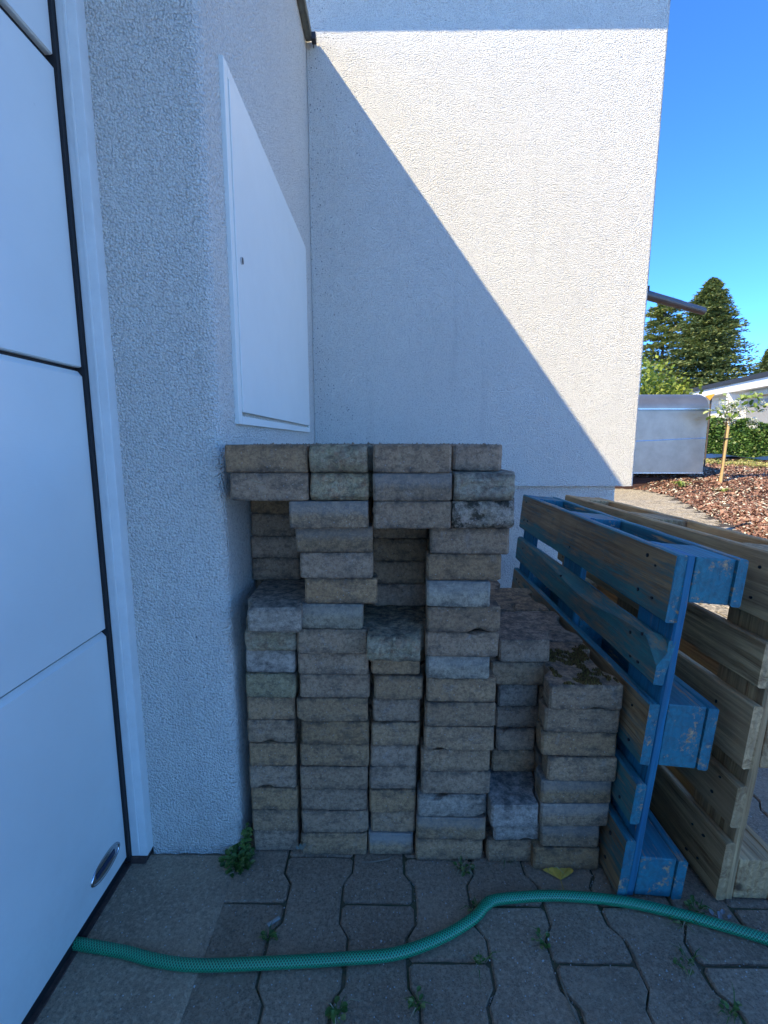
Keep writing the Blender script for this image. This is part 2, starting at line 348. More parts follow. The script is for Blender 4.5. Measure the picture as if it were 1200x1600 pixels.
# ------------------------------------------------------------ ground sheets
m = MB(); m.add([(-60,-60,-0.06),(150,-60,-0.06),(150,250,-0.06),(-60,250,-0.06)], [(0,1,2,3)])
tag(m.build('ground', M['ground']), kind='structure')
PX, PY0, OFF = 0.146, 0.92, -0.097      # pitch of the paver columns, a cross joint, a lengthwise joint
def border(y):                           # right-hand edge of the paved path
    pts = [(-50,4.6),(3.0,3.9),(4.75,3.9),(6.97,4.71),(9.08,5.47),(10.3,5.6),(10.7,5.2),(60,5.2)]
    for (a, b), (c, d) in zip(pts, pts[1:]):
        if y <= c: return b + (d-b)*(y-a)/(c-a)
    return 5.2
m = MB(); m.add([(-0.392,-5,-0.0065),(2.0,-5,-0.0065),(2.0,2.5,-0.0065),(-0.392,2.5,-0.0065)], [(0,1,2,3)])
paving = tag(m.build('paving', M['joint']), kind='structure')
m = MB(); m.add([(2.0,-5,-0.0065),(4.7,-5,-0.0065),(4.7,2.5,-0.0065),(2.0,2.5,-0.0065)], [(0,1,2,3)])
bounce_drive = tag(m.build('bounce_driveway', M['path_joint']), kind='structure')  # added paving out of view, sand-coloured to bounce sun into the shade
m = MB(); m.add([(1.16,2.5,-0.0065),(4.4,2.5,-0.0065),(4.05,4.75,-0.0065),(4.85,6.97,-0.0065),(5.6,9.08,-0.0065),(5.7,10.6,-0.0065),(1.16,10.6,-0.0065)], [tuple(range(7))])
path = tag(m.build('path', M['path_joint']), kind='structure')
def bone_outline(w, L, c=0.004, waist=None, g=0.0):
    w2 = w/2-g; k = (waist or w*0.756)/2-g; L0, L1 = g, L-g
    a, b = 0.19*L, 0.31*L
    r = [(w2-c,L0),(w2,L0+c),(w2,a),(k,b),(k,L-b),(w2,L-a),(w2,L1-c),(w2-c,L1)]
    return r + [(-x, y) for x, y in reversed(r)]
def inv_outline(w, L, c=0.004, add=0.020):
    w2 = w/2; k = w2+add
    r = [(w2-c,0),(w2,c),(w2,0.22*L),(k,0.34*L),(k,L-c),(k-c,L)]
    return r + [(-x, y) for x, y in reversed(r)]
def resample(pts, d):
    out = []
    for i, p in enumerate(pts):
        q = pts[(i+1) % len(pts)]; n = max(1, int(math.hypot(q[0]-p[0], q[1]-p[1])/d+0.5))
        out += [(p[0]+(q[0]-p[0])*k/n, p[1]+(q[1]-p[1])*k/n) for k in range(n)]
    return out
def stone_mesh(name, pts, h, mat, d=0.014, seed=0, amp=0.0012, split=False, layers=5, bev=0.004, drop=0.0):
    P = resample(pts, d); n = len(P)
    cy = (min(p[1] for p in P)+max(p[1] for p in P))/2
    ctr = Vector((0, cy, 0)); so_ = Vector((seed*3.17, seed*1.3, seed*7.7))
    zs = [(0, bev*0.8), (bev, 0)] + [(bev+(h-2*bev)*k/layers, 0) for k in range(1, layers)] + [(h-bev, 0), (h, bev*0.8), (h, bev*0.8+0.012)]
    mb = MB()
    for zi, (z, ins) in enumerate(zs):
        for (x, y) in P:
            f = 1-ins/max(0.03, abs(x)+0.001) if abs(x) > 0.01 else 1
            yy = y + (ins if y < cy else -ins)*min(1, abs(y-cy)/0.08)
            p = Vector((x*max(f, 0.5), yy, z))
            q = mn.noise_vector(p*28+so_)*amp + mn.noise_vector(p*90+so_)*amp*0.7
            p = p + Vector((q.x, q.y, q.z*(0.4 if 0 < zi < len(zs)-1 else 0.7)))
            if split and y < 0.012:
                e = mn.fractal(Vector((x, 0.3, z))*38+so_, 0.9, 2.1, 4)
                p.y += -0.004 + e*0.008 + 0.012*(abs(z/h-0.5)*2)**4 + 0.008*(abs(x)*2/0.14)**6*0.4
            else:                           # knocked-off corners
                c = mn.noise(Vector((x, y, z))*16+so_*2)
                if c > 0.42 and zi in (0, 1, len(zs)-1, len(zs)-2, len(zs)-3): p.z += (-1 if zi > 2 else 1)*(c-0.42)*0.030*(1 if abs(y-cy) > 0.04 else 0.3); p.y += (c-0.42)*0.02*(1 if y < cy else -1)
            mb.v.append(tuple(p))
    for zi in range(len(zs)-1):
        for k in range(n):
            a = zi*n+k; b = zi*n+(k+1) % n
            mb.f.append((a, b, b+n, a+n)); mb.m.append(0)
    mb.f.append(tuple(reversed(range(n)))); mb.m.append(0)
    q = (len(zs)-1)*n; mb.f.append(tuple(q+k for k in range(n))); mb.m.append(0)
    return mb.mesh(name, mat)

# paver children: shared bone-shaped meshes
def flat_bone(name, mat, w, L, seed, d=0.05, g=0.0028):
    P = resample(bone_outline(w, L, 0.007, None, g), d); mb = MB(); n = len(P); so_ = Vector((seed, seed*2, 0))
    for z, ins in ((-0.03, 0), (-0.0035, 0), (0.0, 0.0035)):
        for (x, y) in P:
            q = mn.noise_vector(Vector((x, y, 0))*18+so_)*0.0022
            yy = y-L/2; mb.v.append((x-(ins if x > 0 else -ins)+q.x, yy-(ins if yy > 0 else -ins)*min(1, abs(yy)/0.05)+q.y, z+q.z*0.35))
    for k in range(n):
        for l in range(2):
            a = l*n+k; b = l*n+(k+1) % n; mb.f.append((a, b, b+n, a+n)); mb.m.append(0)
    mb.f.append(tuple(2*n+k for k in range(n))); mb.m.append(0)
    return mb.mesh(name, mat)
fine = [flat_bone('paver', M['paver'], 0.1665, 0.24, i*5.1, 0.02) for i in range(10)]
pal = [flat_bone('path_paver', M['path'], 0.1665, 0.24, 60+i*5.1, 0.08, 0.0055) for i in range(6)]
def join_copies(meshes, places, name, mat):
    V, F, n = [], [], 0
    for (i, x, y, z, rz) in places:
        me = meshes[i]; c, s = math.cos(rz), math.sin(rz)
        for v in me.vertices: V.append((v.co.x*c-v.co.y*s+x, v.co.x*s+v.co.y*c+y, v.co.z+z))
        F += [tuple(k+n for k in p.vertices) for p in me.polygons]; n += len(me.vertices)
    me = bpy.data.meshes.new(name); me.from_pydata(V, [], F); me.materials.append(mat); return me
near, rest, outer = [], [], []
for ci in range(-2, 33):
    xc = OFF + PX*(ci+0.5)
    y0 = PY0 + (0 if ci % 2 == 0 else -0.12)
    for k in range(-22, 7):
        yc = y0 + 0.24*k + 0.12
        if yc > 2.42 or xc > 4.5: continue
        pl = (random.randrange(10), xc+random.uniform(-.001,.001), yc+random.uniform(-.0015,.0015), random.uniform(-.0016,.0016), R(random.uniform(-.7,.7)))
        vis = 0.55 < yc and xc < 0.95*yc+0.25
        (outer if xc > 1.98 else near if vis else rest).append((pl, yc))
near.sort(key=lambda q: q[1])
for pl, _ in near[:190]:
    link('paver', fine[pl[0]], paving, pl[1:4], (R(random.uniform(-.35,.35)), R(random.uniform(-.35,.35)), pl[4]))
tag(link('pavers_beyond', join_copies(fine, [p for p, _ in near[190:]+rest], 'pavers_beyond', M['paver']), paving), kind='stuff')
tag(link('bounce_driveway_pavers', join_copies(pal, [(p[0] % 6,)+p[1:] for p, _ in outer], 'bounce_driveway_pavers', M['path']), bounce_drive), kind='stuff')
near, rest = [], []
for ri in range(0, 57):
    yc = 2.5 + 0.073 + PX*ri
    for k in range(0, 21):
        xc = 1.30 + 0.24*k + (0.12 if ri % 2 else 0)
        if xc > border(yc)-0.10: continue
        pl = (random.randrange(6), xc, yc, random.uniform(-.002,.002), R(90+random.uniform(-.8,.8)))
        (near if 0.44*yc < xc < 0.86*yc else rest).append((pl, yc))
near.sort(key=lambda q: q[1])
for pl, _ in near[:260]: link('path_paver', pal[pl[0]], path, pl[1:4], (0, 0, pl[4]))
tag(link('path_pavers_beyond', join_copies(pal, [p for p, _ in near[260:]+rest], 'path_pavers_beyond', M['path']), path), kind='stuff')

# concrete apron in front of the garage door
def grid_slab(x0, x1, y0, y1, z, nx, ny, amp):
    V, F = [], []
    for j in range(ny+1):
        for i in range(nx+1):
            x = x0+(x1-x0)*i/nx; y = y0+(y1-y0)*j/ny; e = i in (0, nx) or j in (0, ny)
            p = Vector((x, y, 0)); V.append((x+(mn.noise(p*40)*0.003 if e else 0), y, z+mn.noise(p*35)*amp+mn.noise(p*9)*amp-(0.005 if e else 0)))
    for j in range(ny):
        for i in range(nx): a = j*(nx+1)+i; F.append((a, a+1, a+nx+2, a+nx+1))
    n = len(V); V += [(x0,y0,z-.05),(x1,y0,z-.05),(x1,y1,z-.05),(x0,y1,z-.05)]
    F += [(n,n+1,nx,0),(n+1,n+2,(ny+1)*(nx+1)-1,nx),(n+2,n+3,ny*(nx+1),(ny+1)*(nx+1)-1),(n+3,n,0,ny*(nx+1))]
    me = bpy.data.meshes.new('concrete_apron'); me.from_pydata(V, [], [f for f in F[:-4]]+F[-4:]); me.materials.append(M['concrete']); return me
tag(link('concrete_apron', grid_slab(-0.66, -0.374, -3.0, 1.05, 0.0042, 30, 260, 0.0012)), kind='structure')

# ------------------------------------------------------------ mulch bed (terrain) with bark chips
def bed_z(x, y): 
    d = x-border(y) if y < 10.6 else 1.0
    return max(0.0, min(1, d/0.5))*(0.03+0.10*max(0, y-8.2)*min(1, max(0, d)/1.5+0.3)) - 0.02
V, F = [], []; nx, ny = 90, 70
for j in range(ny+1):
    for i in range(nx+1):
        y = 3.0+(16.5-3.0)*j/ny; a = border(y) if y < 10.55 else 1.3; x = a+(17-a)*(i/nx)**1.4
        V.append((x, y, bed_z(x, y)+0.012*mn.noise(Vector((x, y, 0))*3)-(0.03 if i == 0 else 0)))
for j in range(ny):
    for i in range(nx): a = j*(nx+1)+i; F.append((a, a+1, a+nx+2, a+nx+1))
me = bpy.data.meshes.new('mulch_bed'); me.from_pydata(V, [], F); me.materials.append(M['soil']); tag(link('mulch_bed', me), kind='structure')
n = 60000; Y = 4.2+(13.6-4.2)*rng.random(n)**0.85; X = rng.random(n)*(0.93*Y+0.6-3.7)+3.7
bx = np.array([border(y) if y < 10.6 else 4.0 for y in Y]); k = (X > bx-0.05+0.10*rng.random(n)); X, Y = X[k], Y[k]; n = len(X)
Z = np.array([bed_z(x, y)+0.012*mn.noise(Vector((x, y, 0))*3) for x, y in zip(X, Y)])
lg = 0.016+0.03*rng.random(n)**2; wd = lg*(0.25+0.3*rng.random(n)); th = 2*np.pi*rng.random(n); ti = (rng.random(n)-0.5)*1.3; t2 = (rng.random(n)-0.5)*1.5
u = np.stack([np.cos(th)*np.cos(ti), np.sin(th)*np.cos(ti), np.sin(ti)], 1)*lg[:, None]
s_ = np.stack([-np.sin(th)*np.cos(t2), np.cos(th)*np.cos(t2), np.sin(t2)], 1)*wd[:, None]
c = np.stack([X, Y, Z+0.004+0.014*rng.random(n)], 1)
V = np.stack([c-u-s_, c+u-s_*0.7, c+u+s_, c-u+s_*0.8], 1).reshape(-1, 3)
tag(link('bark_chips', np_mesh('bark_chips', V, np.arange(4*n).reshape(-1, 4), M['chips'])), 'reddish bark mulch chips covering the planting bed', 'mulch', kind='stuff')

# ------------------------------------------------------------ stucco surfaces
def stucco_sheet(name, prof, z0, z1, dz, amp, parent, bottom_rag=0.0):
    """prof: list of (x, y, nx, ny); extruded upwards, with real relief"""
    nz = int((z1-z0)/dz); n = len(prof); V = []
    for j in range(nz+1):
        z = z0+(z1-z0)*j/nz
        for (x, y, a, b) in prof:
            p = Vector((x, y, z)); h = amp*(mn.noise(p*62)+0.8*mn.noise(p*105+Vector((5, 5, 5))))+amp*0.8*mn.noise(p*14)
            V.append((x+a*h, y+b*h, z+(bottom_rag*mn.noise(p*45) if j == 0 else 0)))
    F = [(j*n+i, j*n+i+1, (j+1)*n+i+1, (j+1)*n+i) for j in range(nz) for i in range(n-1)]
    return link(name, np_mesh(name, V, F, M['stucco'], True), parent)
garage = tag(empty('garage', (-0.6, 1.05, 0)), 'white rough-rendered garage with sectional door and wall cabinet', 'garage')
garage.location = (0, 0, 0)
SX, JY, WY = -0.372, 1.04, 2.37
prof = [(-0.594+0.006*i, JY, 0, -1) for i in range(0, 34)]
rr = 0.022
for k in range(7):
    t = R(-90+15*k); prof.append((SX-rr+rr*math.cos(t), JY+rr+rr*math.sin(t), math.cos(t), math.sin(t)))
prof = [p for p in prof if not (p[1] == JY and p[0] > SX-rr-0.003)][:]
k0 = JY+rr+0.006
while k0 < WY+0.01: prof.append((SX, k0, 1, 0)); k0 += 0.0065
stucco_sheet('wall', prof, 0.004, 2.79, 0.0062, 0.0007, garage, 0.004)
m = MB(); m.box(-6.5, -0.70, -6.5, 2.36, 0, 2.79); m.box(-0.70, SX-0.02, 1.10, 2.36, 0, 2.79); m.box(-0.70, SX, -6.5, 1.045, 2.40, 2.79)
m.box(-0.70, SX, -6.5, -2.0, 0, 2.40)
m.build('wall_core', M['stucco'], garage)
m = MB(); m.box(-6.6, -0.352, -6.6, 2.355, 2.795, 2.822, b=0.003); rf = m.build('roof', M['weathered'], garage)
m = MB()
m.box(-0.350, -0.343, -6.6, 2.345, 2.782, 2.823); m.box(-0.369, -0.350, -6.6, 2.345, 2.781, 2.788)
m.tube([(-0.343, -6.5, 2.784), (-0.343, 2.34, 2.784)], 0.0045, 6)
m.build('roof_flashing', M['weathered'], garage)
m = MB(); m.box(-0.3425, -0.322, 2.318, 2.352, 2.772, 2.800, b=0.003); m.box(-0.338, -0.334, 2.342, 2.35, 2.758, 2.772)
m.build('flashing_bracket', M['darkmetal'], garage)
m = MB(); m.box(-0.3705, -0.352, -6.5, 2.34, 2.7885, 2.7945); m.build('sealing_joint', M['rust'], garage)

# garage door: four sectional panels in a dark backing
DX = -0.640
m = MB(); m.box(DX-0.055, DX-0.014, -1.95, 1.03, 0.012, 2.38); door = m.build('door', M['black'], garage)
for (a, b) in ((0.030, 0.6105), (0.6165, 1.1805), (1.1875, 1.7505), (1.7615, 2.37)):
    m = MB(); x0, x1 = DX-0.04, DX; pr = [(x0, a), (x1-0.004, a), (x1, a+0.002), (x1, b-0.011), (x1-0.0012, b-0.0095), (x1-0.009, b), (x0, b)]
    n = len(pr); m.v = [(x, -1.94, z) for x, z in pr] + [(x, 1.001, z) for x, z in pr]
    m.f = [(k, (k+1) % n, (k+1) % n+n, k+n) for k in range(n)] + [tuple(reversed(range(n))), tuple(n+k for k in range(n))]; m.m = [0]*(n+2)
    m.build('door_panel', M['door'], door)
m = MB(); m.box(DX-0.038, DX-0.004, -1.94, 1.004, 0.004, 0.0285, b=0.004); m.build('bottom_seal', M['black'], door)
m = MB(); m.box(DX-0.050, DX+0.006, 1.0025, 1.032, 0.018, 2.39); m.build('side_seal', M['black'], door)
# oval pull recess low on the door
def oval(cy, cz, ry, rz, x, n=40): return [(x, cy+ry*math.cos(2*math.pi*k/n), cz+rz*math.sin(2*math.pi*k/n)) for k in range(n)]
m = MB(); n = 40; rings = [(0.054, 0.0235, 0.0006), (0.0525, 0.0222, 0.0030), (0.0495, 0.0198, 0.0030), (0.048, 0.0185, 0.0010)]
for (a, b, h) in rings: m.v += oval(0.925, 0.0905, a, b, DX+h, n)
for q in range(3):
    for k in range(n): m.f.append((q*n+k, q*n+(k+1) % n, (q+1)*n+(k+1) % n, (q+1)*n+k)); m.m.append(0)
h_ = m.build('oval_pull', M['chrome'], door, smooth=True)
m = MB(); m.v += oval(0.925, 0.0905, 0.048, 0.0185, DX+0.001, n); m.f.append(tuple(range(n))); m.m.append(0); m.build('pull_recess', M['chrome'], door)
m = MB(); m.box(DX+0.0012, DX+0.0022, 0.890, 0.958, 0.085, 0.097, b=0.0004); m.build('pull_plate', M['void'], door)
# white door frame against the jamb
m = MB(); m.box(-0.6335, -0.594, 1.012, 1.042, 0.024, 2.40, b=0.002); m.box(-0.618, -0.6125, 1.0095, 1.012, 0.03, 2.40, b=0.001)
fr = m.build('door_frame', M['pvc'], garage)
m = MB(); m.box(-0.645, -0.600, 1.010, 1.050, 0.001, 0.024, b=0.003); m.build('rusty_foot', M['rust'], garage)
m = MB(); m.box(-0.668, -0.634, -1.95, 1.009, 0.0005, 0.0085); m.build('threshold_rail', M['rust'], garage)

# meter cabinet in the side wall
CX = SX
y0, y1, z0, z1 = 1.150, 2.175, 1.078, 1.868
m = MB(); b = 0.026
m.box(CX-0.01, CX+0.010, y0, y0+b, z0, z1, b=0.0015); m.box(CX-0.01, CX+0.010, y1-b, y1, z0, z1, b=0.0015)
m.box(CX-0.01, CX+0.0101, y0+b, y1-b, z0, z0+0.020, b=0.0015); m.box(CX-0.01, CX+0.0101, y0+b, y1-b, z1-0.026, z1, b=0.0015)
cf = m.build('cabinet_frame', M['cabinet'], garage)
m = MB(); m.box(CX-0.012, CX-0.002, y0+b, y1-b, z0+.02, z1-.026); m.build('cabinet_recess', M['black'], cf)
m = MB(); m.box(CX-0.001, CX+0.0125, y0+b+0.0015, y1-b-0.0015, z0+0.0300, z1-0.0285, b=0.0015)
cd = m.build('cabinet_door', M['cabinet'], garage)
m = MB(); m.tube([(CX+0.0120, 1.212, 1.470), (CX+0.0165, 1.212, 1.470)], 0.0085, 16); m.build('lock', M['chrome'], cd)
m = MB(); m.box(CX+0.0164, CX+0.0172, 1.2095, 1.2145, 1.4635, 1.4765); m.build('keyhole', M['black'], cd)

# ------------------------------------------------------------ house at the back
house = tag(empty('house', (0, 0, 0)), 'tall white rough-rendered house wall, half in sun, behind the stacked stones', 'house')
prof = [(SX+0.002+0.0085*i, WY, 0, -1) for i in range(int((1.228-SX)/0.0085)+1)] + [(1.2275, WY+0.002, 0.7, -0.7), (1.228, WY+0.01, 1, 0), (1.228, WY+0.05, 1, 0)]
stucco_sheet('wall', prof, 0.815, 3.30, 0.0085, 0.0010, house, 0.001)
m = MB(); m.box(-4.0, 1.222, WY+0.006, 10.0, 0.8155, 3.30); m.box(-4.0, SX+0.001, WY-0.001, WY+0.005, 2.78, 3.30); m.build('wall_core', M['stucco'], house)
prof = [(SX+0.01*i, WY+0.028, 0, -1) for i in range(int((1.155-SX)/0.01)+1)] + [(1.155, WY+0.030, 0.7, -0.7), (1.156, WY+0.04, 1, 0), (1.156, WY+0.1, 1, 0)]
stucco_sheet('plinth', prof, -0.01, 0.817, 0.011, 0.0013, house)
m = MB(); m.box(-4.0, 1.150, WY+0.034, 9.9, -0.05, 0.8135); m.build('plinth_core', M['stucco'], house)
OV = 0.27
m = MB(); m.box(-4.2, 1.232, WY-OV, 10.3, 2.833+OV*1.316/0.8, 2.833+OV*1.316/0.8+0.12, b=0.004); m.build('roof', M['white_wall'], house)
m = MB(); P0, P1 = Vector((1.228, 3.40, 2.168)), Vector((2.906, 4.6, 2.235)); Q = P0.lerp(P1, 0.78)
m.tube([P0, Q], 0.036, 20); m.tube([Q, P1], 0.034, 20); m.build('awning_pole', M['darkmetal'], house, smooth=False)
m = MB(); m.box(1.226, 1.245, 2.385, 2.41, 1.752, 1.760); m.box(1.238, 1.245, 2.385, 2.41, 1.76, 1.774, b=0.001); m.build('wall_hook', M['black'], house)

# ------------------------------------------------------------ stacked paving stones
FRONT = [
    (1, 1, -0.2867, 1.05, 0.1138, 'g'), (1, 2, -0.2871, 1.05, 0.1145, 'g'), (1, 3, -0.2857, 1.05, 0.1152, 'g'), (1, 4, -0.2876, 1.05, 0.116, 'g'), (1, 5, -0.2854, 1.05, 0.1151, 'g'),
    (1, 6, -0.2888, 1.05, 0.1157, 'g'), (1, 7, -0.2858, 1.05, 0.1163, 'g'), (1, 8, -0.2844, 1.05, 0.1201, 'l'), (1, 9, -0.2838, 1.05, 0.119, 'b'), (1, 10, -0.2764, 1.035, 0.1195, 's'),
    (1, 11, -0.2582, 1.0, 0.1203, 'b'), (1, 16, -0.258, 1.0, 0.1689, 'g'), (1, 17, -0.2626, 1.0, 0.1756, 'g'), (2, 1, -0.1372, 1.045, 0.1663, 'g'), (2, 2, -0.1337, 1.045, 0.1667, 'g'),
    (2, 3, -0.136, 1.045, 0.1654, 'g'), (2, 4, -0.135, 1.045, 0.1673, 'g'), (2, 5, -0.1326, 1.045, 0.1691, 'g'), (2, 6, -0.13, 1.045, 0.1647, 'g'), (2, 7, -0.136, 1.045, 0.1711, 'g'),
    (2, 8, -0.1297, 1.045, 0.1682, 'g'), (2, 9, -0.1326, 1.045, 0.1683, 'g'), (2, 10, -0.1298, 1.03, 0.1647, 'g'), (2, 11, -0.1318, 1.03, 0.1427, 'p'), (2, 12, -0.1096, 1.03, 0.1663, 'g'),
    (2, 13, -0.1188, 1.03, 0.1649, 'g'), (2, 14, -0.123, 1.03, 0.1736, 'd'), (2, 15, -0.1304, 1.0, 0.1713, 'd'), (2, 16, -0.1066, 1.0, 0.1244, 's'), (2, 17, -0.1078, 1.0, 0.1219, 's'),
    (3, 1, 0.006, 1.045, 0.1126, 'h'), (3, 2, 0.0122, 1.045, 0.1117, 'g'), (3, 3, 0.0105, 1.045, 0.114, 'g'), (3, 4, 0.0111, 1.045, 0.1148, 'g'), (3, 5, 0.0125, 1.045, 0.1138, 'g'),
    (3, 6, 0.017, 1.045, 0.116, 'g'), (3, 7, 0.0191, 1.045, 0.1136, 'g'), (3, 8, 0.0234, 1.045, 0.1157, 'g'), (3, 9, 0.0164, 1.045, 0.1163, 'g'), (3, 10, 0.0103, 0.99, 0.1195, 's'),
    (3, 15, 0.0509, 1.0, 0.1679, 'g'), (3, 16, 0.0504, 1.0, 0.1692, 'd'), (3, 17, 0.0492, 1.0, 0.1662, 'g'), (4, 1, 0.1516, 1.03, 0.1665, 'g'), (4, 2, 0.1542, 1.03, 0.1699, 'd'),
    (4, 3, 0.1553, 1.03, 0.167, 'b'), (4, 4, 0.1641, 1.03, 0.1672, 'g'), (4, 5, 0.1628, 1.03, 0.1659, 'g'), (4, 6, 0.1682, 1.03, 0.1661, 'g'), (4, 7, 0.1706, 1.03, 0.1662, 'g'),
    (4, 8, 0.1714, 1.03, 0.1634, 'g'), (4, 9, 0.1625, 1.03, 0.1472, 'p'), (4, 10, 0.1677, 1.015, 0.1673, 'g'), (4, 11, 0.1705, 1.015, 0.1658, 'g'), (4, 12, 0.156, 1.015, 0.1415, 'p'),
    (4, 13, 0.1688, 1.015, 0.1659, 'g'), (4, 14, 0.1793, 1.015, 0.1742, 'g'), (4, 15, 0.2034, 1.0, 0.133, 'm'), (4, 16, 0.2049, 1.0, 0.1304, 's'), (4, 17, 0.1986, 1.06, 0.1069, 'g'),
    (5, 1, 0.3016, 1.03, 0.1137, 'g'), (5, 2, 0.318, 1.03, 0.1159, 'b'), (5, 3, 0.3013, 1.0, 0.112, 'b'), (5, 4, 0.3259, 1.115, 0.1127, 'g'), (5, 5, 0.3294, 1.115, 0.1003, 'g'),
    (5, 6, 0.3349, 1.115, 0.1159, 'g'), (5, 7, 0.3308, 1.115, 0.102, 'b'), (5, 8, 0.3314, 1.115, 0.1465, 'g'), (5, 9, 0.3418, 1.115, 0.1261, 'g'), (6, 1, 0.433, 1.005, 0.1604, 'g'),
    (6, 2, 0.4388, 1.005, 0.1407, 'd'), (6, 3, 0.4451, 1.005, 0.1654, 'd'), (6, 4, 0.446, 1.005, 0.1671, 'd'), (6, 5, 0.4551, 1.005, 0.1612, 'g'), (6, 6, 0.4462, 1.005, 0.1733, 'g'),
    (6, 7, 0.4498, 1.005, 0.1719, 'g'), (6, 8, 0.4534, 1.005, 0.1675, 'M'),]

RH = 0.0605
ADJ = dict(g='grey-brown', d='dark-stained grey', b='blue-grey', p='pale greenish', l='pale yellowish', h='pale-topped brown', s='rough split', m='rough mossy', M='moss-topped brown')
ORD = ['', 'lowest', 'second', 'third', 'fourth', 'fifth', 'sixth', 'seventh', 'eighth', 'ninth', 'tenth', 'eleventh', 'twelfth', 'thirteenth', 'fourteenth', 'fifteenth', 'second highest', 'topmost']
CN = {1: 'leftmost column beside the garage', 2: 'second column from the left', 3: 'third column from the left', 4: 'fourth column from the left', 5: "low tower's left-hand column", 6: "low tower's right-hand column"}
G = 'loose paving stones stacked against the house'
hid = set()
def put_stone(x, y, row, w, L, style, kind, label, seed, tilt=0.5, group=G, yaw=1.4):
    o = bone_outline(w, L, 0.005) if kind == 'bone' else inv_outline(w, L, 0.005)
    sp = style in 'sm'
    rd = random.Random(seed)
    me = stone_mesh('paving_stone', o, RH-0.0012, M[style], d=0.007 if sp else 0.012, seed=seed, amp=0.0016 if sp else 0.0010, split=sp, layers=8 if sp else 5, bev=0.007 if style in 'b' and row == 11 else 0.0028)
    ob = link('paving_stone', me, None, (x, y, (row-1)*RH+0.002), (R(rd.uniform(-.3, .3)), R(rd.uniform(-tilt, tilt)), R(rd.uniform(-yaw, yaw))))
    tag(ob, label, 'paving stone', group); return ob
for i, (c, r, x, y, w, s) in enumerate(FRONT):
    wide = w > 0.137
    top = {1: 17, 2: 17, 3: 17, 4: 17, 5: 9, 6: 8}[c]
    if r == 1: od = 'lowest'
    elif r == top: od = 'topmost'
    elif r == 16: od = 'second from the top'
    else: od = ORD[r] + ' from the ground'
    rd = random.Random(i*7)
    L = 0.20 if c == 5 and r > 3 else 0.236
    y += rd.uniform(-0.004, 0.004)
    ob = put_stone(x, y, r, w, L, s, 'bone' if wide else 'inv', f"{ADJ[s]} paving stone, {od} in the {CN[c]}", i+1, tilt=0.0 if r == 1 else 0.5)
    if (c, r) == (2, 13) or (c, r) == (6, 5): pass
    if s == 'M':
        V, F, k = [], [], 0
        rd = random.Random(3)
        for _ in range(8000):
            px, py = rd.uniform(-w/2+.004, w/2-.006), rd.uniform(0.006, 0.228)
            hw = w/2-0.006 if (py < 0.045 or py > 0.19) else w*0.378-0.004
            if abs(px) > hw: continue
            if mn.noise(Vector((px*22, py*16, 3.1))) + 0.5*mn.noise(Vector((px*60, py*60, 1))) < 0.02: continue
            a = rd.uniform(0, 6.28); q = rd.uniform(0.0012, 0.0034); hh = RH+rd.uniform(0, 0.0035)
            V += [(px, py, hh+q*0.8), (px+q*math.cos(a), py+q*math.sin(a), RH-0.002), (px+q*math.cos(a+2.1), py+q*math.sin(a+2.1), RH-0.002), (px+q*math.cos(a+4.2), py+q*math.sin(a+4.2), RH-0.002)]
            F += [(k, k+1, k+2), (k, k+2, k+3), (k, k+3, k+1)]; k += 4
        tag(link('moss', np_mesh('moss', V, F, M['moss']), ob), kind='stuff')
sd = 500
for (c, x, w) in ((1, -0.300, 0.130), (3, 0.027, 0.1443)):
    for r in range(11 if c == 1 else 10, 15 if c == 3 else 16):
        sd += 1
        put_stone(x+random.uniform(-.004, .004), {(1, 11): 1.243, (3, 10): 1.232}.get((c, r), 1.215 if c == 1 else 1.185)+random.uniform(-.003, .003), r, w, 0.236, 'g', 'inv' if c == 1 else 'bone',
                  f"recessed brown stone in the gap of the {['', 'leftmost', '', 'third'][c]} column, {ORD[r]} from the ground", sd)
hidlab = 'brown paving stone hidden in the rear rows of the stack'
for c, x in ((1, -0.285), (2, -0.132), (3, 0.014), (4, 0.165)):
    for r in range(1, 18):
        if (c == 1 and 10 < r < 16) or (c == 3 and 9 < r < 15): continue
        sd += 1; wide = (c in (2, 4)) == (r < 15)
        xx = x if r < 15 else {1: -0.270, 2: -0.110, 3: 0.040, 4: 0.180}[c]
        lab = hidlab
        if r == 17: lab = f"rear stone of the top layer, behind the {CN[c]}"
        if c == 4 and r in (13, 14, 15, 16): lab = hidlab
        put_stone(xx, 1.29 if r < 15 else 1.245, r, 0.165 if wide else 0.115, 0.236, 'g', 'bone' if wide else 'inv', lab, sd, 0.2, 'paving stones in the rear rows', 0.5)
for c, x in ((5, 0.312), (6, 0.462)):
    for k in range(1, 3):
        top = 9 if c == 5 else 8
        for r in range(1, top+1):
            sd += 1
            yy = (1.325+0.19*(k-1)) if c == 5 and r == 9 else (1.33+0.24*(k-1) if c == 5 else 1.247+0.24*(k-1))
            lab = hidlab if r < top else f"{['','middle','rear'][k]} top stone of the low tower, {['left','right'][c-5]} side, zigzag edge"
            put_stone(x-(0.012*(k-1) if c == 6 else 0.0), yy+(0.004*k), r, 0.168 if c == 6 else 0.118, 0.236 if not (c == 5 and r == 9) else 0.186, 'g', 'bone' if c == 6 else 'inv', lab, sd, 0.2, 'paving stones in the rear rows', 0.8)

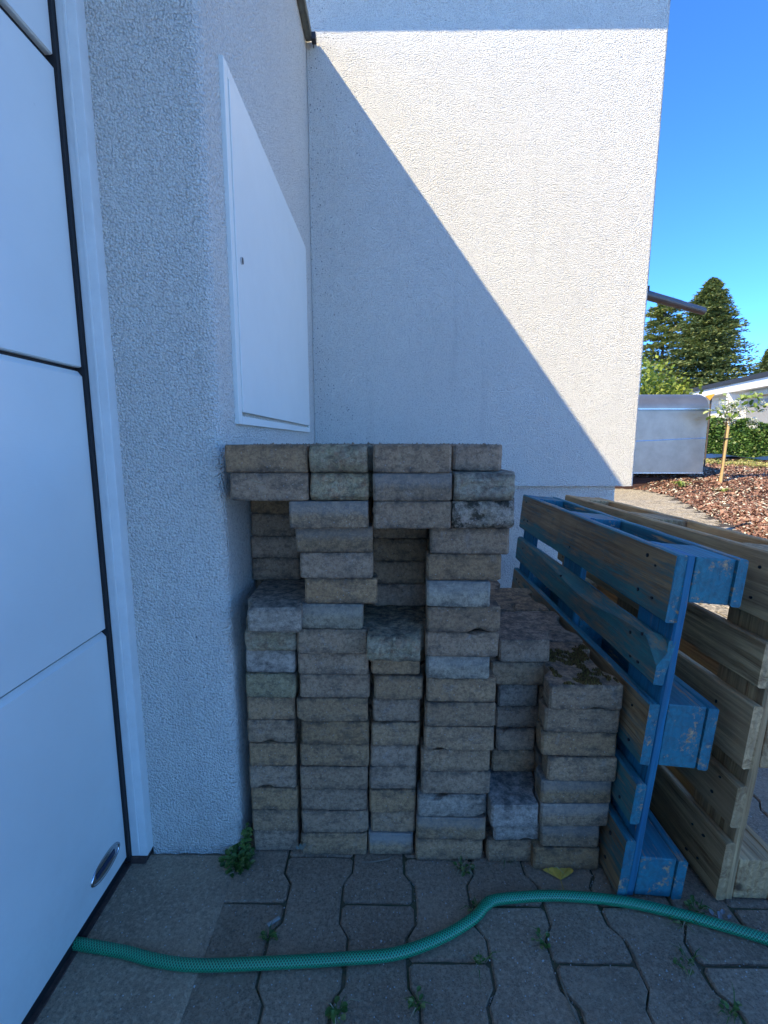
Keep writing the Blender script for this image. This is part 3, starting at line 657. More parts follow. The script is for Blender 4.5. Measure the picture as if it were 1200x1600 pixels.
# ------------------------------------------------------------ pallets
def board(name, mats, parent, x0, x1, y0, y1, z0, z1, axis, seed, wane=None, outer=0):
    """a sawn board, its long side along axis; the faces looking along -x use the second material"""
    L = (y1-y0, z1-z0)[axis-1]; n = max(3, int(L/0.05)); m = MB()
    cx, hx = (x0+x1)/2, (x1-x0)/2
    a0, a1 = (z0, z1) if axis == 1 else (y0, y1)
    ca, ha = (a0+a1)/2, (a1-a0)/2; c = 0.0035; so_ = Vector((seed*2.3, seed*5.1, seed))
    for i in range(n+1):
        t = i/n; l = (y0 if axis == 1 else z0)+L*t
        wn = wane(t) if wane else 0.0
        sec = [(-hx+c,-ha),(hx-c,-ha),(hx,-ha+c),(hx,ha-c),(hx-c,ha),(-hx+c+wn*0.55,ha),(-hx,ha-c-wn),(-hx,-ha+c)]
        for k, (u, v) in enumerate(sec):
            p = Vector((u, v, l)); q = mn.noise_vector(p*9+so_)*0.0016 + mn.noise_vector(p*40+so_)*0.0009
            ee = mn.noise(Vector((k*3.3, seed, u*99)))*0.004 if i in (0, n) else 0
            if axis == 1: m.v.append((cx+u+q.x, l+ee, ca+v+q.z))
            else: m.v.append((cx+u+q.x, ca+v+q.y, l+ee*0.4))
    for i in range(n):
        for k in range(8):
            a = i*8+k; b = i*8+(k+1) % 8
            m.f.append((a, b, b+8, a+8) if axis == 2 else (a, a+8, b+8, b)); m.m.append(1 if (k in (6, 5) if wane else k == 6) else 0)
    m.f.append(tuple(range(8)) if axis == 1 else tuple(reversed(range(8)))); m.m.append(0)
    q = n*8; m.f.append(tuple(q+7-k for k in range(8)) if axis == 1 else tuple(q+k for k in range(8))); m.m.append(0)
    return m.build(name, mats, parent)
def make_pallet(root, L, col, seed):
    fy, fz = (M['blue_y'], M['blue_z']) if col else (M['natural_y'], M['natural_z'])
    T = (0.0, 0.022, 0.044, 0.126, 0.149)
    zz = [(0, 0.145), (0.186, 0.286), (0.3275, 0.4725), (0.514, 0.614), (0.655, 0.80)]
    for i, (a, b) in enumerate(zz):
        face = fy if not col else [M['halfworn_y'], M['teal_y'], M['bare_y'], M['teal_y'], M['bare_y']][i]
        wn = None
        if col and i == 3: wn = lambda t: 0.004+0.036*math.exp(-((t-0.42)/0.22)**2)*(1+0.25*math.sin(9*t)) + 0.050*max(0, 1-t/0.05)
        ofs = random.Random(seed+i).uniform(-.004, .006)
        board('deck_board', [fy, face], root, T[0], T[1], ofs, L+ofs*0.5, a, b, 1, seed+i, wn)
    for k, y in enumerate((0.0, L/2-0.0725, L-0.145)):
        board('stringer_board', [fz, fz], root, T[1]+0.001, T[2]-0.001, y+0.004, y+0.145, 0.001, 0.799, 2, seed+20+k)
        for j, (a, b) in enumerate(((0.002, 0.100), (0.3275, 0.4725), (0.700, 0.798))):
            m = MB(); m.box(T[2], T[3], y+0.006, y+0.143, a, b, b=0.003)
            for i_, v in enumerate(m.v):
                q = mn.noise_vector(Vector(v)*30+Vector((seed+k, j, 0)))*0.0012; m.v[i_] = (v[0]+q.x*0.3, v[1]+q.y, v[2]+q.z)
            m.build('block', fy, root)
    for j, (a, b) in enumerate(((0.0, 0.1), (0.3275, 0.4725), (0.700, 0.80))):
        board('bottom_board', [fy, fy], root, T[3]+0.001, T[4], 0.002, L, a, b, 1, seed+40+j)
    nm = MB(); nm.tube([(-0.0022, 0, 0), (0.004, 0, 0)], 0.0038, 7); nme = nm.mesh('nail', M['black']); rd = random.Random(seed+77)
    for (a, b) in zz:
        for y in (0.06, 0.11, L/2-0.03, L/2+0.03, L-0.1, L-0.05):
            for f in (0.25, 0.75):
                if rd.random() < 0.25: continue
                z = a+(b-a)*f+rd.uniform(-.012, .012); yy = y+rd.uniform(-.012, .012); x = -0.0022
                link('nail', nme, root, (0, yy, z)).scale = (1, rd.uniform(.7, 1.25), rd.uniform(.7, 1.25))
blue = tag(empty('pallet', (0.519, 0.932, 0.012), (0, R(4.7), 0)), 'blue-painted worn wooden pallet standing on its long side beside the stones', 'pallet', 'pallets stood on edge')
make_pallet(blue, 1.10, True, 3)
nat = tag(empty('pallet', (0.740, 0.926, 0.010), (0, R(4.0), R(1.6))), 'unpainted weathered wooden pallet standing on edge, right of the blue one', 'pallet', 'pallets stood on edge')
make_pallet(nat, 1.10, False, 130)

# ------------------------------------------------------------ hose
HP = [(-0.86,0.868),(-0.7033,0.8284),(-0.6639,0.8199),(-0.5409,0.8028),(-0.4683,0.7881),(-0.3878,0.7797),(-0.2619,0.7833),(-0.0852,0.7944),(0.0174,0.805),(0.1115,0.8369),(0.1854,0.8775),(0.218,0.9085),(0.236,0.9178),(0.2807,0.9247),(0.384,0.9304),(0.5102,0.9211),(0.6359,0.892),(0.7896,0.8402),(0.95,0.775),(1.2,0.69),(1.6,0.60),(2.3,0.62)]
def catmull(P, n):
    out = []
    for i in range(len(P)-1):
        p0, p1, p2, p3 = P[max(i-1, 0)], P[i], P[i+1], P[min(i+2, len(P)-1)]
        for k in range(n):
            t = k/n
            out.append(tuple(0.5*((2*b)+(c-a)*t+(2*a-5*b+4*c-d)*t*t+(3*b-a-3*c+d)*t**3) for a, b, c, d in zip(p0, p1, p2, p3)))
    return out+[P[-1]]
pts = catmull(HP, 14); V, F, UV, s0 = [], [], [], 0.0; NH = 18
kn = Vector((0.222, 0.911))
for i, (x, y) in enumerate(pts):
    a = Vector(pts[max(i-1, 0)]); b = Vector(pts[min(i+1, len(pts)-1)]); d = (b-a).normalized()
    if i: s0 += (Vector((x, y))-Vector(pts[i-1])).length
    dk = (Vector((x, y))-kn).length; sq = math.exp(-(dk/0.010)**2); r_ = 0.0109
    wob = 0.0006*mn.noise(Vector((s0*9, 0, 0)))
    for k in range(NH):
        t = 2*math.pi*k/NH; u = math.cos(t)*r_*(1+0.16*sq); v = math.sin(t)*r_*(1-0.22*sq)
        V.append((x-d.y*u, y+d.x*u, r_*(1-0.1*sq)+0.0015+wob+v)); UV.append((s0, k/NH))
for i in range(len(pts)-1):
    for k in range(NH): F.append((i*NH+k, (i+1)*NH+k, (i+1)*NH+(k+1) % NH, i*NH+(k+1) % NH))
me = np_mesh('garden_hose', V, F, M['hose'], True); ul = me.uv_layers.new(name='UVMap')
vi = np.zeros(len(me.loops), dtype=np.int32); me.loops.foreach_get('vertex_index', vi); uvs = np.array(UV, dtype=np.float32)[vi]
lp = uvs.reshape(-1, 4, 2); last = (np.arange(len(F)) % NH) == NH-1; lp[last, 2, 1] = 1.0; lp[last, 3, 1] = 1.0
ul.data.foreach_set('uv', lp.ravel())
tag(link('garden_hose', me), 'green braided garden hose running from under the garage door across the paving', 'hose')

# ------------------------------------------------------------ small plants and litter
def leaf_patch(mb, c, u, nrm, L, W, mi=0, fold=0.25):
    u = u.normalized(); s = u.cross(nrm).normalized(); n_ = s.cross(u)
    p = [c, c+u*L*0.35+s*W*0.5+n_*W*fold, c+u*L*0.75+s*W*0.4+n_*W*fold, c+u*L, c+u*L*0.75-s*W*0.4+n_*W*fold, c+u*L*0.35-s*W*0.5+n_*W*fold, c+u*L*0.5]
    mb.add(p, [(0,1,6),(1,2,6),(2,3,6),(3,4,6),(4,5,6),(5,0,6)], mi)
def weed(x, y, label, n=26, rad=0.03, size=0.014, hgt=0.02, blades=0, dry=0, seed=0, wallside=False, cat='weed'):
    rd = random.Random(seed); m = MB()
    for _ in range(n):
        a = rd.uniform(0, 6.28); q = rad*rd.random()**0.6; p = Vector((q*math.cos(a), q*math.sin(a)*0.8, rd.uniform(0.001, hgt)))
        m.tube([(p.x*0.4, p.y*0.4, -0.004), (p.x, p.y, p.z)], 0.0006, 3, cap=False)
        u = Vector((math.cos(a+rd.uniform(-1, 1)), math.sin(a+rd.uniform(-1, 1)), rd.uniform(-.2, .5)))
        leaf_patch(m, p, u, Vector((rd.uniform(-.4, .4), rd.uniform(-.4, .4), 1)), size*rd.uniform(.7, 1.35), size*rd.uniform(.65, 1.0))
    for _ in range(blades+dry):
        a = rd.uniform(0, 6.28); L = rd.uniform(0.02, 0.05); b = Vector((rd.uniform(-rad, rad)*0.6, rd.uniform(-rad, rad)*0.6, -0.004)); d = Vector((math.cos(a), math.sin(a), 0))
        p1 = b+d*L*0.4+Vector((0, 0, L*0.45)); p2 = b+d*L+Vector((0, 0, L*0.3)); s = Vector((-d.y, d.x, 0))*0.0009
        m.add([b-s, b+s, p1+s, p1-s, p2], [(0, 1, 2, 3), (3, 2, 4)], 1 if _ >= blades else 0)
    return tag(m.build('weed_clump', [M['weed'], M['dry']], None, (x, y, 0)), label, cat)
weed(-0.372, 1.012, 'leafy green weed tuft growing at the foot of the garage corner', 130, 0.032, 0.013, 0.03, seed=1)
m = MB(); rd = random.Random(5)
for _ in range(75):
    p = Vector((rd.uniform(-.008, .010), rd.uniform(-.012, .012), rd.uniform(0.01, 0.085)))
    leaf_patch(m, p, Vector((rd.uniform(-1, 1), -rd.random(), rd.uniform(-.3, .6))), Vector((0.2, -1, 0.4)), rd.uniform(.008, .014), rd.uniform(.006, .010))
m.tube([(0, 0, 0), (0.003, 0, 0.04), (0, 0.002, 0.09)], 0.0011, 5)
tag(m.build('creeping_plant', [M['weed']], None, (-0.3565, 1.040, 0.0)), 'dark green creeper climbing between the garage corner and the leftmost stones', 'plant')
weed(0.186, 1.008, 'withered grass and small green weed at the foot of the fourth stone column', 9, 0.018, 0.012, 0.012, 6, 22, seed=2)
weed(-0.096, 0.712, 'green weed in the joint at the bottom edge of the photo, left of centre', 16, 0.016, 0.013, 0.018, 6, 3, seed=3)
weed(0.188, 0.795, 'small weed sprig in a joint just below the hose kink', 7, 0.015, 0.008, 0.010, 4, 3, seed=4)
weed(0.322, 0.840, 'low green weed in the joint between two pavers right of centre', 12, 0.016, 0.010, 0.008, 2, 1, seed=6)
weed(0.640, 0.885, 'spreading weed by the hose below the unpainted pallet', 15, 0.024, 0.009, 0.012, 8, 4, seed=7)
weed(0.598, 0.800, 'long strip of weeds in the joint under the pallets, near the right edge', 14, 0.026, 0.008, 0.010, 7, 3, seed=8)
weed(0.628, 0.722, 'weed tuft at the bottom right corner of the paving', 12, 0.018, 0.009, 0.014, 9, 3, seed=9)
weed(0.054, 0.725, 'bright weed in the joint at the bottom edge, right of the first', 10, 0.014, 0.010, 0.016, 5, 2, seed=10)
weed(-0.250, 0.840, 'small green weed in the joint beside the stub, above the hose', 9, 0.014, 0.010, 0.008, 3, 1, seed=11)
weed(0.690, 0.912, 'small pale weed at the base of the unpainted pallet', 15, 0.018, 0.010, 0.012, 4, 6, seed=12)
weed(0.196, 0.905, 'sparse grass blades behind the kink of the hose', 4, 0.015, 0.009, 0.008, 5, 4, seed=13, cat='grass')
weed(0.403, 1.02, 'dry grass wisps at the foot of the low tower', 3, 0.014, 0.009, 0.008, 3, 8, seed=14, cat='grass')
weed(0.296, 1.035, 'thin grass growing up between the low tower and the fourth column', 4, 0.010, 0.009, 0.012, 5, 10, seed=15, cat='grass')
# moss and grit lying in the joints
V, F, k = [], [], 0
gv, gf, gk = [], [], 0
rd = random.Random(11)
for ci in range(-2, 9):
    x0 = OFF+PX*ci; y0 = PY0 + (0 if ci % 2 == 0 else -0.12)
    for _ in range(1500):
        y = rd.uniform(0.6, 1.9)
        ph = ((y-y0) % 0.24)/0.24                       # the lengthwise joint weaves with the bone shape
        side = 0.0195*(1 if ph < 0.19 or ph > 0.81 else (-1 if 0.31 < ph < 0.69 else (1-2*(ph-0.19)/0.12 if ph < 0.5 else -1+2*(ph-0.69)/0.12)))
        x = x0 - side + rd.gauss(0, 0.0028)
        q = rd.uniform(0.0008, 0.0026); a = rd.uniform(0, 6.28); t = [(x+q*math.cos(a+b), y+q*math.sin(a+b), -0.008) for b in (0, 2.1, 4.2)] + [(x, y, -0.006+rd.uniform(0, 0.006))]
        if mn.noise(Vector((x*9, y*9, 0))) > 0.02: V += t; F += [(k, k+1, k+3), (k+1, k+2, k+3), (k+2, k, k+3)]; k += 4
        elif rd.random() < 0.6: gv += t; gf += [(gk, gk+1, gk+3), (gk+1, gk+2, gk+3), (gk+2, gk, gk+3)]; gk += 4
for _ in range(950):
    x = rd.uniform(-0.6, 1.2); y = rd.uniform(0.6, 1.04); q = rd.uniform(0.0005, 0.0019)*(2.0 if rd.random() < .06 else 1); a = rd.uniform(0, 6.28); z = 0.002
    gv += [(x+q*math.cos(a+b), y+q*math.sin(a+b), 0.0) for b in (0, 2.1, 4.2)] + [(x, y, z+q*0.6)]
    gf += [(gk, gk+1, gk+3), (gk+1, gk+2, gk+3), (gk+2, gk, gk+3)]; gk += 4
tag(link('joint_moss', np_mesh('joint_moss', V, F, M['moss'])), 'moss growing in the joints of the grey paving', 'moss', kind='stuff')
tag(link('grit', np_mesh('grit', gv, gf, M['pebble'])), 'pale grit scattered over the grey paving', 'grit', kind='stuff')
# crumbs on top of the stack
V, F, k = [], [], 0
for _ in range(260):
    x = rd.uniform(-0.34, 0.24); y = rd.uniform(1.02, 1.4); q = rd.uniform(0.001, 0.004)*(2.0 if rd.random() < .05 else 1); a = rd.uniform(0, 6.28); z = 17*RH
    V += [(x+q*math.cos(a+b), y+q*math.sin(a+b), z) for b in (0, 2.1, 4.2)] + [(x, y, z+q)]
    F += [(k, k+1, k+3), (k+1, k+2, k+3), (k+2, k, k+3)]; k += 4
tag(link('crumbs', np_mesh('crumbs', V, F, M['g'])), 'stone crumbs lying on the top layer of the stack', 'crumbs', kind='stuff')
# yellow fan leaf
m = MB(); V = []; n = 14
for ring in range(4):
    for i in range(n+1):
        t = R(-62+124*i/n); rr_ = 0.043*(ring+1)/4*(1.0-0.10*abs(math.sin(i*1.9))*(ring == 3)); 
        if ring == 3 and i == n//2: rr_ *= 0.88
        V.append((rr_*math.sin(t), rr_*math.cos(t), 0.004+0.010*(ring/3)**2*math.cos(t*2.1+0.6)**2+0.001*math.sin(i*2.2)))
V.append((0, 0, 0.003)); F = [(len(V)-1, i+1, i) for i in range(n)] + [(r*(n+1)+i, r*(n+1)+i+1, (r+1)*(n+1)+i+1, (r+1)*(n+1)+i) for r in range(3) for i in range(n)]
m.add(V, F); m.tube([(0, 0.002, 0.0035), (0.001, -0.015, 0.003), (0.003, -0.030, 0.0015)], 0.0009, 6)
tag(m.build('fallen_leaf', M['ginkgo'], None, (0.410, 0.978, 0.001), (R(4), 0, R(-6))), 'yellow fan-shaped fallen leaf lying on the paving before the low tower', 'leaf')
m = MB(); m.box(-0.014, 0.014, -0.0035, 0.0035, 0, 0.004, b=0.001)
tag(m.build('stub', mat_plain('grey_stub', (0.34, 0.32, 0.28), 0.8), None, (-0.249, 0.8736, 0.002), (0, 0, R(38))), 'small grey-beige stub lying on a joint left of centre', 'stub')
m = MB(); m.tube([(-0.045, -0.004, 0.003), (-0.02, -0.005, 0.004), (0.0, -0.003, 0.006), (0.02, 0.004, 0.004), (0.03, 0.008, 0.006)], [0.0008, 0.0011, 0.0011, 0.0012, 0.0007], 6); m.tube([(0.012, 0.001, 0.004), (0.026, 0.001, 0.005)], 0.0006, 5)
tag(m.build('twig', mat_plain('dry_twig', (0.30, 0.25, 0.18), 0.8, var=0.4), None, (-0.022, 1.026, 0.0)), 'dry pale twig lying at the foot of the stack', 'twig')
m = MB(); m.tube([(0.0, 0.05, 0.005), (0.006, 0.0, 0.003), (0.018, -0.05, 0.002)], [0.0014, 0.0019, 0.0016], 6)
tag(m.build('twig', mat_plain('brown_twig', (0.22, 0.17, 0.11), 0.8, var=0.4), None, (0.333, 0.715, 0.0)), 'brown twig in a joint at the bottom edge of the photo', 'twig')
m = MB()
for q in ((-0.012, 0.004), (0.0, 0.0), (0.01, 0.006), (0.016, -0.004), (-0.004, -0.008)):
    leaf_patch(m, Vector((q[0], q[1], 0.003)), Vector((q[0]+0.01, q[1]+.02, 0.008)), Vector((0, 0.3, 1)), 0.013, 0.009, 0, 0.2)
tag(m.build('plastic_scrap', mat_plain('clear_film', (0.28, 0.28, 0.28), 0.3), None, (0.728, 0.893, 0.0)), 'crumpled scrap of pale film beside the unpainted pallet', 'litter')
m = MB()
for (a, b) in (((0, 0, 0), (0.012, 0, 0.008)), ((0.004, 0, 0.004), (0.0, -0.001, 0.016)), ((0.006, 0, 0.006), (0.014, 0, 0.016)), ((0, 0, 0), (-0.008, 0, 0.009))):
    leaf_patch(m, Vector(a), Vector(b)-Vector(a)*0.5, Vector((0, -1, 0.2)), 0.014, 0.009, 0, 0.2)
tag(m.build('withered_leaf', mat_plain('withered_leaf', (0.17, 0.17, 0.13), 0.8), None, (-0.2215, 1.034, 0.026)), 'withered curled leaf caught between the two lowest left-hand stones', 'leaf')
m = MB(); m.tube([(-0.0165, 0, 0.004), (-0.006, -.001, 0.0), (0.004, -.001, -0.003), (0.017, -.001, -0.0032)], [0.0003, 0.0006, 0.0006, 0.0003], 5)
tag(m.build('straw', M['dry'], None, (-0.279, 0.9935, 0.952)), 'thin straw stuck to the second highest stone at the left', 'straw')

# ------------------------------------------------------------ metal enclosure in the garden
mx = tag(empty('metal_enclosure', (4.2, 10.4, 0.0)), 'brushed aluminium enclosure with rounded top standing at the mulch bed', 'metal box')
prof = [(0, 0.345)] + [(0, 1.745)] + [(0.50-0.50*math.cos(R(t)), 1.745+0.345*math.sin(R(t))) for t in range(9, 91, 9)] + [(1.0, 2.09), (1.0, 0.345)]
W_ = 2.70
def extr(pr, x0, x1, cap=True):
    m = MB(); n = len(pr)
    m.v = [(x0, a, b) for a, b in pr] + [(x1, a, b) for a, b in pr]
    m.f = [(k, k+n, (k+1) % n+n, (k+1) % n) for k in range(n)]; m.m = [0]*n
    if cap: m.f += [tuple(range(n)), tuple(2*n-1-k for k in range(n))]; m.m += [0, 0]
    return m
extr(prof, 0, W_).build('body', M['alu'], mx)
m = MB(); m.box(-0.005, W_+0.006, -0.022, 0.0, 1.728, 1.752, b=0.003); m.build('lid_rim', M['chrome'], mx)
m = MB(); m.box(-0.005, W_+0.006, -0.016, 0.0, 0.345, 0.372, b=0.003); m.build('bottom_rim', M['chrome'], mx)
m = MB(); m.add([(0.0, -0.002, 1.005), (W_, -0.002, 1.13), (W_, -0.005, 1.118), (0.0, -0.005, 0.993)], [(0, 3, 2, 1)]); m.build('reflection_strip', M['chrome'], mx)  # bright strip added for the horizon line reflected in the metal front
for x in (0.3, 1.5):
    for y in (0.45, 0.9):
        m = MB(); m.box(x-0.04, x+0.04, y-0.04, y+0.04, -0.1, 0.35); m.build('leg', M['darkmetal'], mx)

# ------------------------------------------------------------ leaves
def leaf_cloud(P, size, aspect=0.55, up=0.3, seed=0, outward=None):
    g = np.random.default_rng(seed); n = len(P)
    d = g.normal(size=(n, 3)); 
    if outward is not None: d += outward
    d[:, 2] += up*0; d /= np.linalg.norm(d, axis=1)[:, None]
    nr = g.normal(size=(n, 3)); nr[:, 2] += 1.2; s = np.cross(d, nr); s /= np.linalg.norm(s, axis=1)[:, None]
    z = size*(0.6+0.8*g.random(n)); a = d*z[:, None]; b = s*(z*aspect*0.5)[:, None]
    V = np.stack([P-a*0.5, P+b, P+a*0.5, P-b], 1).reshape(-1, 3)
    return V, np.arange(4*n).reshape(-1, 4)
def tree_root(name, loc, label, cat='tree', group=None): return tag(empty(name, loc), label, cat, group)
def conifer(loc, H, Rb, label, mat, seed, nb=620, per=16, droop=0.25, gap=0.0, size=0.26, lo=0.04, power=0.85):
    root = tree_root('conifer_tree', loc, label); g = np.random.default_rng(seed)
    m = MB(); m.tube([(0, 0, -0.5), (0.04, 0, H*0.5), (0, 0, H*0.97)], [H*0.022, H*0.013, 0.015], 9)
    Vs = []
    for i in range(nb):
        t = (i+g.random())/nb; h = H*(lo+(1-lo)*t); L = Rb*((1-t)**power)*(0.52+0.52*g.random()**0.8)+0.05
        if g.random() < gap: continue
        lean = g.random()*2*np.pi; az = lean; d = np.array([np.cos(az), np.sin(az), 0])
        up0 = 0.55*t+0.02
        q = np.linspace(0.18, 1.0, per); q = q[g.random(per) > 0.12]
        z = h+L*(up0*q-droop*q**2*1.2+0.10*q**3)
        base = np.stack([d[0]*L*q, d[1]*L*q, z], 1)
        sd_ = np.array([-d[1], d[0], 0])
        for sgn in (-1, 0, 1):
            w_ = L*0.22*(1-q*0.65)[:, None]*(0.5+0.7*g.random((len(q), 1)))+0.04
            P = base+sd_*sgn*w_+g.normal(scale=0.05*size/0.26, size=base.shape)
            dd = d*0.7+sd_*sgn*0.8+np.array([0, 0, 0.15]); dd = dd/np.linalg.norm(dd)
            D = dd+g.normal(scale=0.28, size=base.shape); D /= np.linalg.norm(D, axis=1)[:, None]
            nn = g.normal(scale=0.45, size=base.shape)+np.array([0, 0, 1.0]); s = np.cross(D, nn); s /= np.linalg.norm(s, axis=1)[:, None]
            zz_ = (size*(0.55+0.7*g.random(len(q))))[:, None]
            Vs.append(np.stack([P-D*zz_*0.5, P+s*zz_*0.20, P+D*zz_*0.6-np.array([0, 0, 0.03]), P-s*zz_*0.20], 1).reshape(-1, 3))
        if i % 5 == 0: m.tube([(0, 0, h), tuple(base[len(q)//2]), tuple(base[-1])], [0.035, 0.02, 0.006], 4, cap=False)
    V = np.concatenate(Vs)
    link('crown', np_mesh('crown', V, np.arange(len(V)).reshape(-1, 4), mat), root)
    m.build('trunk', M['bark'], root); return root
conifer((18.1, 28, 0.3), 9.7, 4.3, 'tall dense dark green fir rising behind the neighbouring roof', M['fir'], 4, nb=1300, per=19, droop=0.24, size=0.23, power=0.80)
conifer((17.0, 30.5, 0.3), 9.3, 3.9, 'thin sparse spruce left of the dense fir, beside the house edge', M['spruce'], 9, nb=480, per=17, droop=0.35, gap=0.15, size=0.27, power=0.55)
conifer((25.6, 33, 0.3), 6.9, 2.4, 'small conifer above the neighbouring roof at the right edge', M['fir'], 12, nb=330, per=12, droop=0.2, size=0.3)
def broadleaf(loc, H, rad, zc, n, size, mat, label, seed, name='broadleaf_tree', cl=60, cat='tree'):
    root = tree_root(name, loc, label, cat); g = np.random.default_rng(seed)
    c = g.normal(size=(cl, 3)); c /= np.linalg.norm(c, axis=1)[:, None]; c *= (0.45+0.5*g.random((cl, 1)))
    c = c*np.array([rad, rad, (H-zc)])+np.array([0, 0, zc])
    P = np.repeat(c, n//cl, 0)+g.normal(scale=rad*0.17, size=(cl*(n//cl), 3))
    V, F = leaf_cloud(P, size, 0.6, seed=seed); link('crown', np_mesh('crown', V, F, mat), root)
    m = MB(); m.tube([(0, 0, -0.4), (0.05, 0, zc*0.6), (0, 0.05, H*0.85)], [H*0.03, H*0.02, 0.01], 8)
    for k in range(0, cl, 4): m.tube([(0, 0, zc*0.5), tuple(c[k]*np.array([.5, .5, .85])), tuple(c[k])], [H*0.012, H*0.008, 0.005], 5, cap=False)
    m.build('trunk', M['bark'], root); return root
broadleaf((10.9, 20.5, 0.3), 4.0, 1.75, 2.3, 7000, 0.17, M['yellowgreen'], 'yellow-green leafy tree behind the metal enclosure', 21)
broadleaf((13.6, 26.0, 0.3), 4.6, 1.8, 2.5, 5000, 0.18, M['fir'], 'dark leafy shrub at the foot of the two conifers', 23)

# ------------------------------------------------------------ hedge
hg = tag(empty('hedge', (9.3, 14.1, 0.3)), 'clipped broad-leaved green hedge behind the young tree', 'hedge')
hg.rotation_euler = (0, 0, math.atan2(12.3-14.1, 11.6-9.3)); HL = 5.6; g = np.random.default_rng(31)
n = 26000; u = g.random(n)*HL-1.4; face = g.random(n)
yy = np.where(face < 0.6, -0.02+0.14*g.random(n)**2, 0.9*g.random(n)); zt = 1.33+0.07*np.sin(u*3.1)+0.05*np.sin(u*7.7)
zz = np.where(face < 0.6, zt*g.random(n), zt-0.12*g.random(n)**2)
bulge = 0.09*np.sin(u*4.3+zz*3)+0.06*np.sin(u*9+zz*7); yy = yy-0.35*0+bulge*(face < 0.6)
P = np.stack([u, yy, zz], 1); ow = np.tile(np.array([0, -0.5, 0.3]), (n, 1))
V, F = leaf_cloud(P, 0.085, 0.62, seed=5, outward=ow)
link('foliage', np_mesh('foliage', V, F, M['hedge']), hg)
m = MB(); m.box(-1.4, HL-1.42, 0.14, 0.85, -0.3, 1.22, b=0.06); m.build('dark_core', mat_plain('hedge_inside', (0.02, 0.028, 0.012), 0.95), hg)  # plain dark box filling the hedge behind its leaves
# low yellow ground cover in front of the hedge
n = 5200; g = np.random.default_rng(77); X = 7.0+g.random(n)*5.0; Y = 13.4-0.62*(X-8.2)+g.normal(scale=0.33, size=n); k = (X < 0.95*Y); X, Y = X[k], Y[k]
Z = np.array([bed_z(x, y) for x, y in zip(X, Y)])+0.02+0.09*g.random(len(X))*(0.5+0.5*np.sin(X*6)*np.sin(Y*5))
V, F = leaf_cloud(np.stack([X, Y, Z], 1), 0.06, 0.5, seed=8)
tag(link('groundcover', np_mesh('groundcover', V, F, M['groundcover'])), 'low yellowish ground cover along the foot of the hedge', 'ground cover', kind='stuff')
m = MB(); m.v = []; 
for i in range(13):
    for j in range(3): m.v.append((7.6+0.30*i, 13.95-0.155*i*(1 if i > 4 else 0.6)+0.25*j, 0.60+0.06*(j == 1)+0.05*math.sin(i*1.3+j)))
m.f = [(i*3+j, (i+1)*3+j, (i+1)*3+j+1, i*3+j+1) for i in range(12) for j in range(2)]; m.m = [0]*len(m.f)
tag(m.build('plastic_sheet', M['tarp']), 'dark blue sheet lying under the hedge behind the young tree', 'sheet')

# ------------------------------------------------------------ young tree with stakes, garden plants
yt = tag(empty('young_tree', (6.95, 9.95, 0.14)), 'young staked tree with pale blossoms and few leaves in the mulch bed', 'young tree')
m = MB(); m.tube([(0.05, 0, -0.1), (0.05, 0.02, 0.9), (0.05, 0, 1.35), (0.0, 0, 1.65)], [0.010, 0.010, 0.009, 0.006], 7)
cl = [(-0.22, 0.0, 1.55), (0.05, -.1, 1.62), (0.28, 0.05, 1.60), (0.42, 0.0, 1.78), (0.12, 0.1, 1.80), (0.62, 0.0, 1.66), (-0.12, 0.1, 1.38), (0.2, 0.05, 1.45), (0.5, -.05, 1.86)]
for c in cl: m.tube([(0.03, 0, 1.25), ((c[0]+.03)*0.5, c[1]*0.5, c[2]-0.1), c], [0.008, 0.006, 0.003], 5, cap=False)
m.build('trunk', M['bark'], yt)
m = MB(); rd = random.Random(4)
for c in cl:
    for _ in range(9): leaf_patch(m, Vector(c)+Vector((rd.gauss(0, .08), rd.gauss(0, .08), rd.gauss(0, .07))), Vector((rd.uniform(-1, 1), rd.uniform(-1, 1), rd.uniform(-.9, .3))), Vector((rd.uniform(-.6, .6), -0.5, 1)), rd.uniform(.10, .17), rd.uniform(.06, .10))
m.build('crown', M['youngleaf'], yt)
m = MB()
for c in [(0.72, 0.0, 1.62), (0.60, 0, 1.28), (0.02, -.05, 1.50), (0.16, -.06, 1.62), (-.12, -.05, 1.62), (0.30, -.05, 1.50), (0.08, -.05, 1.36)]:
    for _ in range(90):
        v = Vector((rd.gauss(0, 1), rd.gauss(0, 1), rd.gauss(0, 1))).normalized()
        leaf_patch(m, Vector(c)+v*rd.uniform(.04, .085)*Vector((1.3, 1, .8)).length*0.7, v+Vector((0, 0, .2)), Vector((.3, .2, 1)), .035, .03)
m.build('blossom', M['flower'], yt)
m = MB(); m.tube([(0.02, -0.05, -0.15), (0.06, -0.05, 1.32)], 0.024, 8); m.build('stake', M['bamboo'], yt)
m = MB(); m.tube([(0.07, 0.06, -0.1), (0.13, 0.06, 1.12)], 0.018, 8); m.build('stake', M['bamboo'], yt)
m = MB(); m.box(0.0, 0.14, -0.08, 0.09, 0.96, 0.975); m.build('tie', M['black'], yt)
